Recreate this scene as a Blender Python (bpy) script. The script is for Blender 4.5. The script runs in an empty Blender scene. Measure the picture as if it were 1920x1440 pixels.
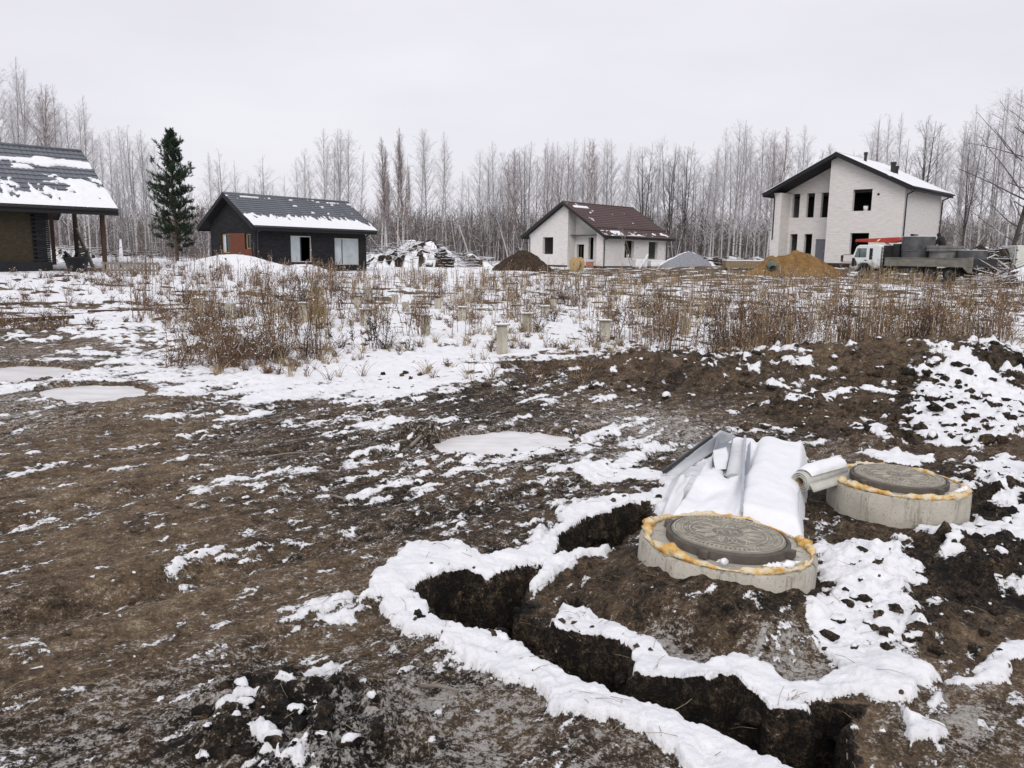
import bpy, bmesh, math, random
import numpy as np
from mathutils import Vector, Matrix, noise as mnoise
R = math.radians
rnd = random.Random(7)
SC = bpy.context.scene
COL = SC.collection

# ---------------------------------------------------------------- camera
F_PX, HOR, ROLL, CAMZ = 1480.0, 478.0, R(0.8), 1.75
TILT = math.atan((720 - HOR) / F_PX)
cam = bpy.data.cameras.new('camera'); cam.sensor_width = 36; cam.lens = 36 * F_PX / 1920
cam.clip_start = 0.05; cam.clip_end = 3000
cam_o = bpy.data.objects.new('camera', cam); COL.objects.link(cam_o)
cam_o.matrix_world = Matrix.Translation((0, 0, CAMZ)) @ Matrix.Rotation(R(90) - TILT, 4, 'X') @ Matrix.Rotation(ROLL, 4, 'Z')
SC.camera = cam_o

# ---------------------------------------------------------------- overcast sky
SUN_EL, SUN_AZ = 36.0, 186.0       # a soft veiled sun behind the camera
world = bpy.data.worlds.new('World'); SC.world = world; world.use_nodes = True
nt = world.node_tree; N = nt.nodes; Lk = nt.links
for n in list(N): N.remove(n)
wo = N.new('ShaderNodeOutputWorld'); bg = N.new('ShaderNodeBackground'); bg.inputs[1].default_value = 0.1
sky = N.new('ShaderNodeTexSky'); sky.sky_type = 'NISHITA'; sky.sun_disc = False
sky.sun_elevation = R(SUN_EL); sky.sun_rotation = R(SUN_AZ); sky.air_density = 1.0; sky.dust_density = 3.0
tc = N.new('ShaderNodeTexCoord'); mp = N.new('ShaderNodeMapping'); mp.inputs['Scale'].default_value = (1.3, 1.3, 4.0)
cl = N.new('ShaderNodeTexNoise'); cl.inputs['Scale'].default_value = 1.6; cl.inputs['Detail'].default_value = 5; cl.inputs['Roughness'].default_value = .5
cr = N.new('ShaderNodeValToRGB')
cr.color_ramp.elements[0].position = .3; cr.color_ramp.elements[0].color = (7.45, 7.33, 7.95, 1)
cr.color_ramp.elements[1].position = .7; cr.color_ramp.elements[1].color = (8.55, 8.42, 8.95, 1)
mx = N.new('ShaderNodeMixRGB'); mx.inputs[0].default_value = .94      # cloud cover over the clear sky
Lk.new(tc.outputs['Generated'], mp.inputs[0]); Lk.new(mp.outputs[0], cl.inputs['Vector']); Lk.new(cl.outputs[0], cr.inputs[0])
Lk.new(sky.outputs[0], mx.inputs[1]); Lk.new(cr.outputs[0], mx.inputs[2]); Lk.new(mx.outputs[0], bg.inputs[0]); Lk.new(bg.outputs[0], wo.inputs[0])
sun = bpy.data.lights.new('sun', 'SUN'); sun.energy = 1.35; sun.angle = R(35); sun.color = (1, .965, .92)
sun_o = bpy.data.objects.new('sun', sun); COL.objects.link(sun_o)
az = R(SUN_AZ); el = R(SUN_EL)
sdir = Vector((math.sin(az) * math.cos(el), math.cos(az) * math.cos(el), math.sin(el)))
sun_o.location = sdir * 60; sun_o.rotation_euler = sdir.to_track_quat('Z', 'Y').to_euler()
vs = SC.view_settings; vs.view_transform = 'Standard'; vs.look = 'None'; vs.gamma = 1; vs.exposure = 0.12; vs.use_curve_mapping = False
SC.cycles.use_denoising = True; SC.cycles.max_bounces = 6; SC.cycles.diffuse_bounces = 3; SC.cycles.transparent_max_bounces = 4

# ---------------------------------------------------------------- pixel <-> place
_ct, _st, _cr, _sr = math.cos(TILT), math.sin(TILT), math.cos(ROLL), math.sin(ROLL)
def ray(px, py):
    a, b = px - 960, py - 720
    u = a * _cr + b * _sr; v = -a * _sr + b * _cr
    return np.array([u / F_PX, _ct - v / F_PX * _st, -_st - v / F_PX * _ct])
def at_z(px, py, z):
    d = ray(px, py); t = (z - CAMZ) / d[2]
    return np.array([0, 0, CAMZ]) + d * t
def at_y(px, py, y):
    d = ray(px, py); return np.array([0, 0, CAMZ]) + d * (y / d[1])

# ---------------------------------------------------------------- noise
def _hash(ix, iy, s):
    h = (ix.astype(np.int64) * 374761393 + iy.astype(np.int64) * 668265263 + s * 1442695041) & 0xffffffff
    h = ((h ^ (h >> 13)) * 1274126177) & 0xffffffff
    return ((h ^ (h >> 16)) & 0xffffff) / float(0xffffff)
def vnoise(x, y, s=0):
    ix, iy = np.floor(x), np.floor(y); fx, fy = x - ix, y - iy
    fx = fx * fx * fx * (fx * (fx * 6 - 15) + 10); fy = fy * fy * fy * (fy * (fy * 6 - 15) + 10)
    a, b, c, d = _hash(ix, iy, s), _hash(ix + 1, iy, s), _hash(ix, iy + 1, s), _hash(ix + 1, iy + 1, s)
    return (a + (b - a) * fx) * (1 - fy) + (c + (d - c) * fx) * fy
def fbm(x, y, o=4, s=0, g=.5):
    t = 0; a = 1; n = 0
    for i in range(o):
        ca, sa = math.cos(i * 1.1), math.sin(i * 1.1)
        t = t + a * vnoise((x * ca - y * sa) * 2 ** i + 17.3 * i, (x * sa + y * ca) * 2 ** i - 9.1 * i, s + i); n += a; a *= g
    return t / n
def worley(x, y, s=0):
    ix, iy = np.floor(x), np.floor(y); best = np.full(x.shape, 9.0); idv = np.zeros(x.shape)
    for dx in (-1, 0, 1):
        for dy in (-1, 0, 1):
            cx, cy = ix + dx, iy + dy
            d = np.hypot(cx + _hash(cx, cy, s) - x, cy + _hash(cx, cy, s + 5) - y)
            m = d < best; idv = np.where(m, _hash(cx, cy, s + 9), idv); best = np.minimum(best, d)
    return best, idv
def sstep(a, b, x):
    t = np.clip((x - a) / (b - a), 0, 1); return t * t * (3 - 2 * t)

# ---------------------------------------------------------------- mesh helpers
def mesh_np(name, V, Fq=None, Ft=None, smooth=True):
    me = bpy.data.meshes.new(name)
    V = np.asarray(V, np.float32); nq = 0 if Fq is None else len(Fq); ntri = 0 if Ft is None else len(Ft)
    me.vertices.add(len(V)); me.vertices.foreach_set('co', V.ravel())
    idx = []; st = []; tot = []
    if nq: idx.append(np.asarray(Fq, np.int32).ravel()); st.append(np.arange(nq) * 4); tot.append(np.full(nq, 4))
    if ntri: idx.append(np.asarray(Ft, np.int32).ravel()); st.append(nq * 4 + np.arange(ntri) * 3); tot.append(np.full(ntri, 3))
    idx = np.concatenate(idx); me.loops.add(len(idx)); me.loops.foreach_set('vertex_index', idx)
    me.polygons.add(nq + ntri)
    me.polygons.foreach_set('loop_start', np.concatenate(st).astype(np.int32))
    me.polygons.foreach_set('loop_total', np.concatenate(tot).astype(np.int32))
    me.polygons.foreach_set('use_smooth', np.full(nq + ntri, smooth))
    me.update(calc_edges=True); return me
def attr(me, name, vals):
    a = me.attributes.new(name, 'FLOAT', 'POINT'); a.data.foreach_set('value', np.asarray(vals, np.float32))
class MB:
    """collects boxes, tubes and polygons into one mesh"""
    def __init__(s): s.v = []; s.f = []; s.n = 0
    def add(s, V, F):
        V = [tuple(map(float, p)) for p in V]
        s.v += V; s.f += [tuple(i + s.n for i in f) for f in F]; s.n += len(V); return s
    def box(s, a, b, M=None):
        x0, y0, z0 = a; x1, y1, z1 = b
        V = [(x0, y0, z0), (x1, y0, z0), (x1, y1, z0), (x0, y1, z0), (x0, y0, z1), (x1, y0, z1), (x1, y1, z1), (x0, y1, z1)]
        if M: V = [M @ Vector(p) for p in V]
        return s.add(V, [(3, 2, 1, 0), (4, 5, 6, 7), (0, 1, 5, 4), (1, 2, 6, 5), (2, 3, 7, 6), (3, 0, 4, 7)])
    def prism(s, pts, d):
        """polygon pts (3d) extruded by vector d"""
        n = len(pts); P = [Vector(p) for p in pts]; d = Vector(d)
        F = [tuple(range(n))[::-1], tuple(range(n, 2 * n))] + [(i, (i + 1) % n, n + (i + 1) % n, n + i) for i in range(n)]
        return s.add(P + [p + d for p in P], F)
    def bar(s, a, b, w, h=None, up=(0, 0, 1)):
        a = Vector(a); b = Vector(b); h = h or w; t = (b - a).normalized(); u = Vector(up)
        if abs(t.dot(u)) > .98: u = Vector((0, 1, 0))
        r = t.cross(u).normalized(); u = r.cross(t)
        c = [(-w / 2, -h / 2), (w / 2, -h / 2), (w / 2, h / 2), (-w / 2, h / 2)]
        return s.prism([a + r * x + u * y for x, y in c], b - a)
    def tube(s, pts, rad, k=8, cap=True):
        P = [Vector(p) for p in pts]; n = len(P); rad = rad if isinstance(rad, (list, tuple)) else [rad] * n
        V = []; F = []; pu = None
        for i in range(n):
            t = (P[min(i + 1, n - 1)] - P[max(i - 1, 0)]).normalized()
            if pu is None: pu = t.orthogonal().normalized()
            pu = (pu - t * pu.dot(t)).normalized(); w = t.cross(pu)
            for j in range(k):
                a = 2 * math.pi * j / k; V.append(P[i] + (pu * math.cos(a) + w * math.sin(a)) * rad[i])
        for i in range(n - 1):
            for j in range(k): F.append((i * k + j, i * k + (j + 1) % k, (i + 1) * k + (j + 1) % k, (i + 1) * k + j))
        if cap: F += [tuple(range(k))[::-1], tuple(range((n - 1) * k, n * k))]
        return s.add(V, F)
    def lathe(s, prof, c=(0, 0, 0), k=24, M=None, closed=False):
        V = []; F = []; n = len(prof)
        for i, (r, z) in enumerate(prof):
            for j in range(k):
                a = 2 * math.pi * j / k; p = Vector((c[0] + r * math.cos(a), c[1] + r * math.sin(a), c[2] + z)); V.append(M @ p if M else p)
        for i in range(n if closed else n - 1):
            i2 = (i + 1) % n
            for j in range(k): F.append((i * k + j, i * k + (j + 1) % k, i2 * k + (j + 1) % k, i2 * k + j))
        return s.add(V, F)
    def mesh(s, name, smooth=False, ang=None):
        me = bpy.data.meshes.new(name); me.from_pydata(s.v, [], s.f); me.update()
        bm = bmesh.new(); bm.from_mesh(me); bmesh.ops.recalc_face_normals(bm, faces=bm.faces); bm.to_mesh(me); bm.free()
        if smooth: me.polygons.foreach_set('use_smooth', [True] * len(me.polygons))
        return me
    def build(s, name, mat, parent=None, smooth=False, bevel=0):
        return obj(name, s.mesh(name, smooth), mat, parent, bevel)
def obj(name, me, mat, parent=None, bevel=0):
    o = bpy.data.objects.new(name, me); COL.objects.link(o)
    if mat is not None and not me.materials: me.materials.append(MAT[mat])
    if parent is not None: o.parent = parent
    if bevel:
        b = o.modifiers.new('bevel', 'BEVEL'); b.width = bevel; b.segments = 2; b.limit_method = 'ANGLE'
    return o
def tag(o, label, cat, group=None, kind=None):
    if label: o['label'] = label
    if cat: o['category'] = cat
    if group: o['group'] = group
    if kind: o['kind'] = kind
    return o
def thing(name, label, cat, loc=(0, 0, 0), rz=0, group=None):
    o = bpy.data.objects.new(name, None); COL.objects.link(o); o.empty_display_size = .2
    o.location = loc; o.rotation_euler = (0, 0, rz); return tag(o, label, cat, group)
def dup(root, loc, rz=0, sc=1.0, label=None, group=None, rot=None):
    r = root.copy(); COL.objects.link(r); r.location = loc; r.rotation_euler = rot or (0, 0, rz)
    r.scale = sc if isinstance(sc, tuple) else (sc, sc, sc)
    if label: r['label'] = label
    if group: r['group'] = group
    for ch in root.children:
        c = ch.copy(); COL.objects.link(c); c.parent = r
        for g in ch.children:
            d = g.copy(); COL.objects.link(d); d.parent = c
    return r
def segs_mesh(name, P0, P1, r0, r1, k=3):
    """many thin tapered sticks in one mesh"""
    P0 = np.asarray(P0, float); P1 = np.asarray(P1, float); n = len(P0); r0 = np.broadcast_to(r0, n); r1 = np.broadcast_to(r1, n)
    t = P1 - P0; t /= np.linalg.norm(t, axis=1)[:, None] + 1e-9
    up = np.where(np.abs(t[:, 2:3]) > .9, np.array([[1., 0, 0]]), np.array([[0, 0, 1.]]))
    a = np.cross(t, up); a /= np.linalg.norm(a, axis=1)[:, None] + 1e-9; b = np.cross(t, a)
    V = np.zeros((n, 2 * k, 3)); Fq = np.zeros((n, k, 4), np.int64); base = np.arange(n) * 2 * k
    for j in range(k):
        an = 2 * math.pi * j / k; d = a * math.cos(an) + b * math.sin(an)
        V[:, j] = P0 + d * r0[:, None]; V[:, k + j] = P1 + d * r1[:, None]
        Fq[:, j] = np.stack([base + j, base + (j + 1) % k, base + k + (j + 1) % k, base + k + j], 1)
    return V.reshape(-1, 3), Fq.reshape(-1, 4)

# ---------------------------------------------------------------- materials
MAT = {}
class M_:
    def __init__(s, name, rough=.8, spec=.3):
        s.m = bpy.data.materials.new(name); s.m.use_nodes = True; MAT[name] = s.m
        s.t = s.m.node_tree; s.b = s.t.nodes['Principled BSDF']; s.b.inputs['Roughness'].default_value = rough
        s.b.inputs['Specular IOR Level'].default_value = spec; s.co = s.n('ShaderNodeTexCoord')
    def n(s, t, **k):
        x = s.t.nodes.new(t)
        for a, v in k.items(): setattr(x, a, v)
        return x
    def l(s, a, b): s.t.links.new(a, b); return s
    def noise(s, scale, det=4, rough=.55, vec=None, sc=(1, 1, 1), dist=0, rot=0):
        m = s.n('ShaderNodeMapping'); m.inputs['Scale'].default_value = sc; vec = vec or s.co.outputs['Object']
        if rot: m0 = s.n('ShaderNodeMapping'); m0.inputs['Rotation'].default_value = (0, 0, rot); s.l(vec, m0.inputs[0]); vec = m0.outputs[0]
        s.l(vec, m.inputs[0])
        x = s.n('ShaderNodeTexNoise'); x.inputs['Scale'].default_value = scale; x.inputs['Detail'].default_value = det
        x.inputs['Roughness'].default_value = rough; x.inputs['Distortion'].default_value = dist; s.l(m.outputs[0], x.inputs['Vector']); return x.outputs[0]
    def ramp(s, fac, *st):
        r = s.n('ShaderNodeValToRGB'); e = r.color_ramp.elements
        while len(e) < len(st): e.new(.5)
        for i, (p, c) in enumerate(st): e[i].position = p; e[i].color = (*c, 1) if len(c) == 3 else c
        s.l(fac, r.inputs[0]); return r.outputs[0]
    def mix(s, f, a, b, mode='MIX'):
        x = s.n('ShaderNodeMixRGB', blend_type=mode)
        for i, v in enumerate((f, a, b)):
            if isinstance(v, (int, float)): x.inputs[i].default_value = v
            elif isinstance(v, tuple): x.inputs[i].default_value = (*v, 1)
            else: s.l(v, x.inputs[i])
        return x.outputs[0]
    def math(s, op, a, b=0.0, c=None, clamp=False):
        x = s.n('ShaderNodeMath', operation=op, use_clamp=clamp)
        for i, v in enumerate((a, b) if c is None else (a, b, c)):
            if isinstance(v, (int, float)): x.inputs[i].default_value = v
            else: s.l(v, x.inputs[i])
        return x.outputs[0]
    def attr(s, name): x = s.n('ShaderNodeAttribute', attribute_name=name); return x.outputs['Fac']
    def rand(s): return s.n('ShaderNodeObjectInfo').outputs['Random']
    def color(s, c): s.l(c, s.b.inputs['Base Color']) if not isinstance(c, tuple) else setattr(s.b.inputs['Base Color'], 'default_value', (*c, 1)); return s
    def bump(s, h, strength=.5, dist=.02):
        b = s.n('ShaderNodeBump'); b.inputs['Strength'].default_value = strength; b.inputs['Distance'].default_value = dist
        s.l(h, b.inputs['Height']); s.l(b.outputs[0], s.b.inputs['Normal']); return s
def simple(name, c, var=.25, scale=8, rough=.8, spec=.3, metal=0, bump=.3, sc=(1, 1, 1), dist=.01):
    m = M_(name, rough, spec); n = m.noise(scale, 5, .6, sc=sc)
    lo = tuple(x * (1 - var) for x in c); hi = tuple(min(1, x * (1 + var)) for x in c)
    m.color(m.ramp(n, (.3, lo), (.7, hi))); m.b.inputs['Metallic'].default_value = metal
    if bump: m.bump(n, bump, dist)
    return m
# earth, with snow where the vertices carry it
g = M_('ground', .82, .24)
geo = g.n('ShaderNodeNewGeometry'); gp = geo.outputs['Position']
n_big = g.noise(.55, 4, .55, gp); n_mid = g.noise(5, 6, .65, gp); n_fine = g.noise(42, 6, .7, gp); n_str = g.noise(3.0, 6, .68, gp, (1.0, 3.8, 1), .5, R(-49))
n_grit = g.noise(95, 4, .7, gp); n_lump = g.noise(14, 5, .65, gp)
def dev(n, k): return g.math('MULTIPLY', g.math('SUBTRACT', n, .5), k)
def add(*a):
    r_ = a[0]
    for q_ in a[1:]: r_ = g.math('ADD', r_, q_)
    return r_
tone = add(g.attr('tone'), dev(n_big, .9), dev(n_mid, 1.0), dev(n_str, .8), dev(n_lump, 1.0), dev(n_fine, 1.3), dev(n_grit, 1.1))
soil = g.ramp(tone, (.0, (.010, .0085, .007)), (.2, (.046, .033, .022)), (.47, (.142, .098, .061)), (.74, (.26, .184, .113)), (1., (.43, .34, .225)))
fr = g.math('MULTIPLY', add(dev(n_fine, 1.5), dev(n_str, 1.3), dev(n_lump, .9), dev(n_grit, 1.0), g.math('MULTIPLY', g.attr('frost'), .52), -.36), 4.5, clamp=True)
c1 = g.mix(g.math('MULTIPLY', fr, .9), soil, g.ramp(n_fine, (.35, (.48, .45, .41)), (.65, (.74, .72, .69))))
sn = add(g.attr('snow'), dev(n_fine, .9), dev(n_lump, .9), dev(n_grit, .6))
snm = g.math('MULTIPLY', g.math('SUBTRACT', sn, .47), 9, clamp=True)
snc = g.mix(g.math('MULTIPLY', g.math('SUBTRACT', sn, .5), 3.2, clamp=True), (.60, .585, .565), g.ramp(g.noise(9, 3, .5, gp), (.3, (.77, .78, .81)), (.7, (.84, .845, .865))))
g.color(g.mix(snm, c1, snc))
bh = add(g.math('MULTIPLY', n_grit, .45), g.math('MULTIPLY', n_fine, .9), g.math('MULTIPLY', n_lump, 1.6), g.math('MULTIPLY', n_mid, 1.5))
bh = g.math('MULTIPLY', bh, g.math('SUBTRACT', 1.0, g.math('MULTIPLY', snm, .82)))
g.bump(bh, 1.0, .045)
s_ = M_('snow', .75, .3); n1 = s_.noise(6, 4); s_.color(s_.ramp(n1, (.3, (.77, .78, .81)), (.7, (.84, .845, .865)))); s_.bump(s_.noise(18, 4), .35, .02)
s_.b.inputs['Subsurface Weight'].default_value = 0
m = M_('ice', .3, .5); n1 = m.noise(2.2, 5, .6, sc=(1, 2.2, 1)); m.color(m.ramp(n1, (.25, (.52, .505, .49)), (.5, (.70, .69, .69)), (.72, (.80, .80, .815)))); m.bump(m.noise(12, 4), .12, .01)
# concrete
m = M_('concrete', .85, .25); v = m.noise(3.5, 6, .65); st = m.noise(9, 5, .7, sc=(1.4, 1.4, .16)); sp = m.noise(70, 3, .6)
base = m.ramp(v, (.3, (.34, .32, .27)), (.7, (.52, .49, .425)))
base = m.mix(m.math('MULTIPLY', m.math('SUBTRACT', st, .535), 6, clamp=True), base, (.10, .077, .055))
base = m.mix(m.math('MULTIPLY', m.math('SUBTRACT', sp, .59), 7, clamp=True), base, (.13, .115, .095))
m.color(base); m.bump(m.math('ADD', sp, m.math('MULTIPLY', v, 2)), .4, .006)
simple('wet_concrete', (.085, .085, .088), .45, 2.2); simple('wet_concrete_light', (.17, .17, .165), .4, 2.5); simple('pile_concrete', (.36, .335, .275), .35, 7, sc=(1, 1, .3))
m = M_('foam', .75, .35); n1 = m.noise(9, 5, .6); n2 = m.noise(45, 4, .6)
m.color(m.mix(m.math('MULTIPLY', m.math('SUBTRACT', n2, .6), 4, clamp=True), m.ramp(m.noise(13, 3, .5), (.36, (.62, .32, .07)), (.48, (.70, .48, .19)), (.58, (.75, .65, .47))), (.2, .12, .05))); m.bump(m.math('ADD', n2, n1), .9, .02)
m = M_('cover_plastic', .7, .35); n1 = m.noise(6, 6, .65); n2 = m.noise(40, 4, .6)
m.color(m.mix(m.math('MULTIPLY', m.math('SUBTRACT', n1, .45), 3, clamp=True), (.19, .175, .15), (.33, .305, .255))); m.bump(n2, .3, .003)
simple('cover_relief', (.36, .335, .28), .35, 14); simple('cover_side', (.105, .09, .078), .3, 12)
# houses
def brick(name, c1, c2, mortar, rough=.85, bmp=.5):
    m = M_(name, rough, .25); b = m.n('ShaderNodeTexBrick'); cm = m.n('ShaderNodeMapping')
    b.inputs['Scale'].default_value = 1; b.inputs['Brick Width'].default_value = .25; b.inputs['Row Height'].default_value = .075; b.inputs['Mortar Size'].default_value = .009
    b.inputs['Color1'].default_value = (*c1, 1); b.inputs['Color2'].default_value = (*c2, 1); b.inputs['Mortar'].default_value = (*mortar, 1)
    s = m.n('ShaderNodeSeparateXYZ'); m.l(m.co.outputs['Object'], s.inputs[0])
    cb = m.n('ShaderNodeCombineXYZ'); m.l(m.math('ADD', s.outputs[0], s.outputs[1]), cb.inputs[0]); m.l(s.outputs[2], cb.inputs[1]); m.l(cb.outputs[0], b.inputs['Vector'])
    n1 = m.noise(1.6, 6, .72, sc=(1, 1, 5))
    m.color(m.mix(.45, b.outputs['Color'], m.ramp(n1, (.3, tuple(x * .66 for x in c1)), (.68, c2)))); m.bump(b.outputs['Fac'], -bmp, .006); return m
brick('white_brick', (.66, .635, .615), (.76, .735, .715), (.58, .56, .545)); brick('black_brick', (.008, .0085, .010), (.030, .031, .035), (.004, .004, .005), .9)
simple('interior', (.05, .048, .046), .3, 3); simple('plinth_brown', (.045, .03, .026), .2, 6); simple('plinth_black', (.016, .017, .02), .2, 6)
simple('osb', (.042, .034, .021), .3, 5, .85, .2, sc=(1, 1, 2)); simple('rust_panel', (.13, .042, .022), .2, 4, .7)
simple('black_trim', (.010, .011, .013), .2, 6, .55, .35, bump=0); simple('soffit', (.012, .012, .014), .25, 5, .7, bump=0)
simple('gutter', (.02, .017, .016), .2, 6, .45, .4, bump=0)
def tile(name, c, rough=.6):
    m = M_(name, rough, .4); n1 = m.noise(2.5, 5, .6); m.color(m.ramp(n1, (.3, tuple(x * .8 for x in c)), (.7, tuple(x * 1.2 for x in c)))); m.bump(m.noise(60, 2), .1, .003); return m
tile('tile_grey', (.13, .14, .16)); tile('tile_maroon', (.088, .054, .052))
simple('window_frame', (.55, .53, .5), .1, 6, .5, bump=0); simple('frame_dark', (.05, .055, .06), .1, 6, .5, bump=0); simple('frame_wood', (.45, .30, .13), .15, 6, .7, bump=0)
m = M_('glass_pale', .12, .5); n1 = m.noise(1.2, 4, .5); m.color(m.ramp(n1, (.3, (.33, .38, .40)), (.7, (.52, .56, .57))))
m = M_('glass_mid', .1, .5); n1 = m.noise(1.5, 3, .5); m.color(m.ramp(n1, (.3, (.07, .09, .09)), (.7, (.2, .24, .235))))
m = M_('glass_dark', .08, .5); m.color((.03, .035, .035))
simple('steel_door', (.15, .155, .18), .12, 3, .5, .4, bump=0)
simple('wood', (.25, .19, .125), .3, 5, sc=(4, 4, .6)); simple('wood_dark', (.06, .035, .024), .35, 5, sc=(4, 4, .6)); simple('wood_grey', (.21, .18, .15), .3, 6)
simple('spool_wood', (.52, .38, .2), .3, 6)
# truck
m = M_('cab_paint', .35, .5); n1 = m.noise(3, 5, .6); z = m.n('ShaderNodeSeparateXYZ'); m.l(m.co.outputs['Object'], z.inputs[0])
dirt = m.math('MULTIPLY', m.math('ADD', m.math('SUBTRACT', 1.15, z.outputs[2]), m.math('MULTIPLY', m.math('SUBTRACT', n1, .5), 1.6)), 1.5, clamp=True)
m.color(m.mix(dirt, (.74, .77, .76), (.24, .215, .18)))
simple('bed_paint', (.19, .18, .155), .3, 3, .65); simple('truck_black', (.012, .012, .013), .3, 8, .6, bump=0); simple('tyre', (.016, .016, .017), .3, 12, .85)
simple('rim', (.075, .075, .075), .3, 10, .6); simple('crane_red', (.40, .045, .028), .2, 4, .45, .4, bump=0); simple('decal', (.85, .62, .25), .1, 5, .6, bump=0)
simple('chassis', (.03, .03, .03), .4, 5, .7); simple('lamp_glass', (.5, .5, .48), .1, 5, .2, .5, bump=0)
simple('jacket', (.02, .02, .021), .35, 7, .9); simple('trousers', (.024, .024, .028), .3, 7, .9); simple('skin', (.33, .19, .13), .1, 7, .6, bump=0)
# heaps and litter
simple('sand', (.21, .125, .052), .35, 3, .95, .1, bump=.8, dist=.06); simple('earth', (.05, .036, .026), .5, 4, .95, .1, bump=.8, dist=.05)
m = M_('gravel', .9, .2); n1 = m.noise(24, 3, .7); m.color(m.ramp(n1, (.32, (.13, .135, .15)), (.6, (.33, .34, .37)), (.75, (.55, .56, .6)))); m.bump(n1, .9, .05)
simple('film', (.74, .745, .76), .07, 4, .35, .5, bump=.2); simple('panel_grey', (.50, .52, .55), .08, 6, .4, .5, bump=.1); simple('galv', (.46, .48, .52), .12, 10, .38, .5, metal=.55, bump=.05)
simple('membrane', (.47, .47, .42), .12, 9, .55, .4, bump=.2); simple('dark_gap', (.02, .02, .022), .3, 8); simple('trailer_white', (.60, .60, .54), .12, 2, .5, .4, bump=0)
simple('black_plastic', (.013, .014, .016), .3, 6, .5, .4, bump=.2); simple('red_pack', (.30, .13, .10), .3, 5); simple('white_sack', (.7, .7, .7), .1, 6); simple('mixer_green', (.10, .125, .09), .35, 7, .6)
# plants
def plant(name, c1, c2, frost=0.0):
    m = M_(name, .9, .15); gi = m.n('ShaderNodeNewGeometry'); isl = gi.outputs['Random Per Island']
    c = m.ramp(isl, (0., c1), (1., c2))
    if frost: c = m.mix(m.math('MULTIPLY', m.math('GREATER_THAN', m.math('FRACT', m.math('MULTIPLY', isl, 7.3)), 1 - frost), .85), c, (.62, .62, .65))
    m.color(c); return m
plant('weed_brown', (.065, .040, .026), (.24, .155, .095), .07); plant('weed_tan', (.17, .12, .065), (.40, .31, .18)); plant('weed_dark', (.02, .015, .012), (.075, .05, .034))
plant('twig_grey', (.2, .182, .176), (.44, .415, .41), .5); plant('twig_pale', (.27, .255, .25), (.52, .50, .495), .5); plant('twig_russet', (.11, .07, .058), (.27, .195, .17), .22); plant('twig_dark', (.05, .042, .04), (.15, .13, .125), .25)
plant('thicket', (.085, .070, .064), (.2, .17, .16), .16); plant('needles', (.016, .030, .019), (.05, .075, .044), .0)
plant('straw', (.10, .075, .045), (.38, .31, .2)); plant('brush', (.022, .017, .014), (.10, .08, .066), .34)
m = M_('birch_bark', .8, .2); n1 = m.noise(2.2, 5, .7, sc=(1, 1, 3.2)); n2 = m.noise(.35, 3, .5); z = m.n('ShaderNodeSeparateXYZ'); m.l(m.co.outputs['Object'], z.inputs[0])
wh = m.mix(m.math('MULTIPLY', m.math('SUBTRACT', n1, .52), 9, clamp=True), m.mix(m.rand(), (.36, .35, .34), (.66, .65, .63)), (.035, .03, .028))
m.color(m.mix(m.math('MULTIPLY', m.math('SUBTRACT', m.math('ADD', z.outputs[2], m.math('MULTIPLY', n2, 5)), 5.5), .22, clamp=True), wh, (.22, .205, .2)))
simple('dark_bark', (.075, .064, .058), .35, 4, sc=(1, 1, .3)); simple('pine_bark', (.085, .06, .045), .35, 5, sc=(1, 1, .3)); simple('peeled_log', (.42, .39, .35), .2, 4)
# ================================================================ GROUND
CP = np.array([(0, 0, -.08), (-3, 3, -.12), (2, 3, -.26), (0, 4.5, -.26), (1.4, 5, -.31), (3.2, 6.2, -.38), (2.2, 7.5, -.34), (-3.5, 6, -.16), (0, 8.5, -.2), (6, 8, -.3), (-7, 11, -.08), (0, 14, -.05),
    (7, 16, -.05), (-10, 20, .08), (0, 22, .05), (12, 22, .1), (-16, 34, .62), (-19, 38, .84), (-24, 40, .9), (-10, 34, .35), (0, 40, .25), (20, 42, .45), (-16, 52, .36), (-10, 60, .38), (-20, 62, .5),
    (9, 77, .58), (18, 84, .6), (0, 66, .45), (27, 57, 1.2), (33, 63, 1.25), (20, 64, 1.2), (24, 46, .55), (34, 45, .7), (48, 62, 1.3), (0, 110, .9), (-60, 90, .9), (60, 100, 1.4), (100, 220, 1.5), (-100, 220, 1.2),
    (0, 320, 1.4), (0, -25, 0), (-30, 0, 0), (30, 0, 0), (60, 20, .3), (-60, 30, .5), (0, 560, 1.4), (-300, 200, 1.2), (300, 200, 1.4), (0, -300, 0)])
def macro(x, y):
    x = np.asarray(x, float); y = np.asarray(y, float)
    if x.size < 200:
        w = 1 / ((x[..., None] - CP[:, 0]) ** 2 + (y[..., None] - CP[:, 1]) ** 2 + 1.2 + .012 * (CP[:, 0] ** 2 + CP[:, 1] ** 2)) ** 2; return (w * CP[:, 2]).sum(-1) / w.sum(-1)
    num = np.zeros(x.shape); den = np.zeros(x.shape)
    for cx, cy, cz in CP:
        w = 1 / ((x - cx) ** 2 + (y - cy) ** 2 + 1.2 + .012 * (cx * cx + cy * cy)) ** 2; num += w * cz; den += w
    return num / den
def on_g(px, py):
    z = -.2
    for _ in range(14):
        p = at_z(px, py, z); z = z + .6 * (float(macro(p[0], p[1])) - z)
    return at_z(px, py, z)
def poly_w(pts): return np.array([on_g(a, b)[:2] for a, b in pts])
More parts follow.
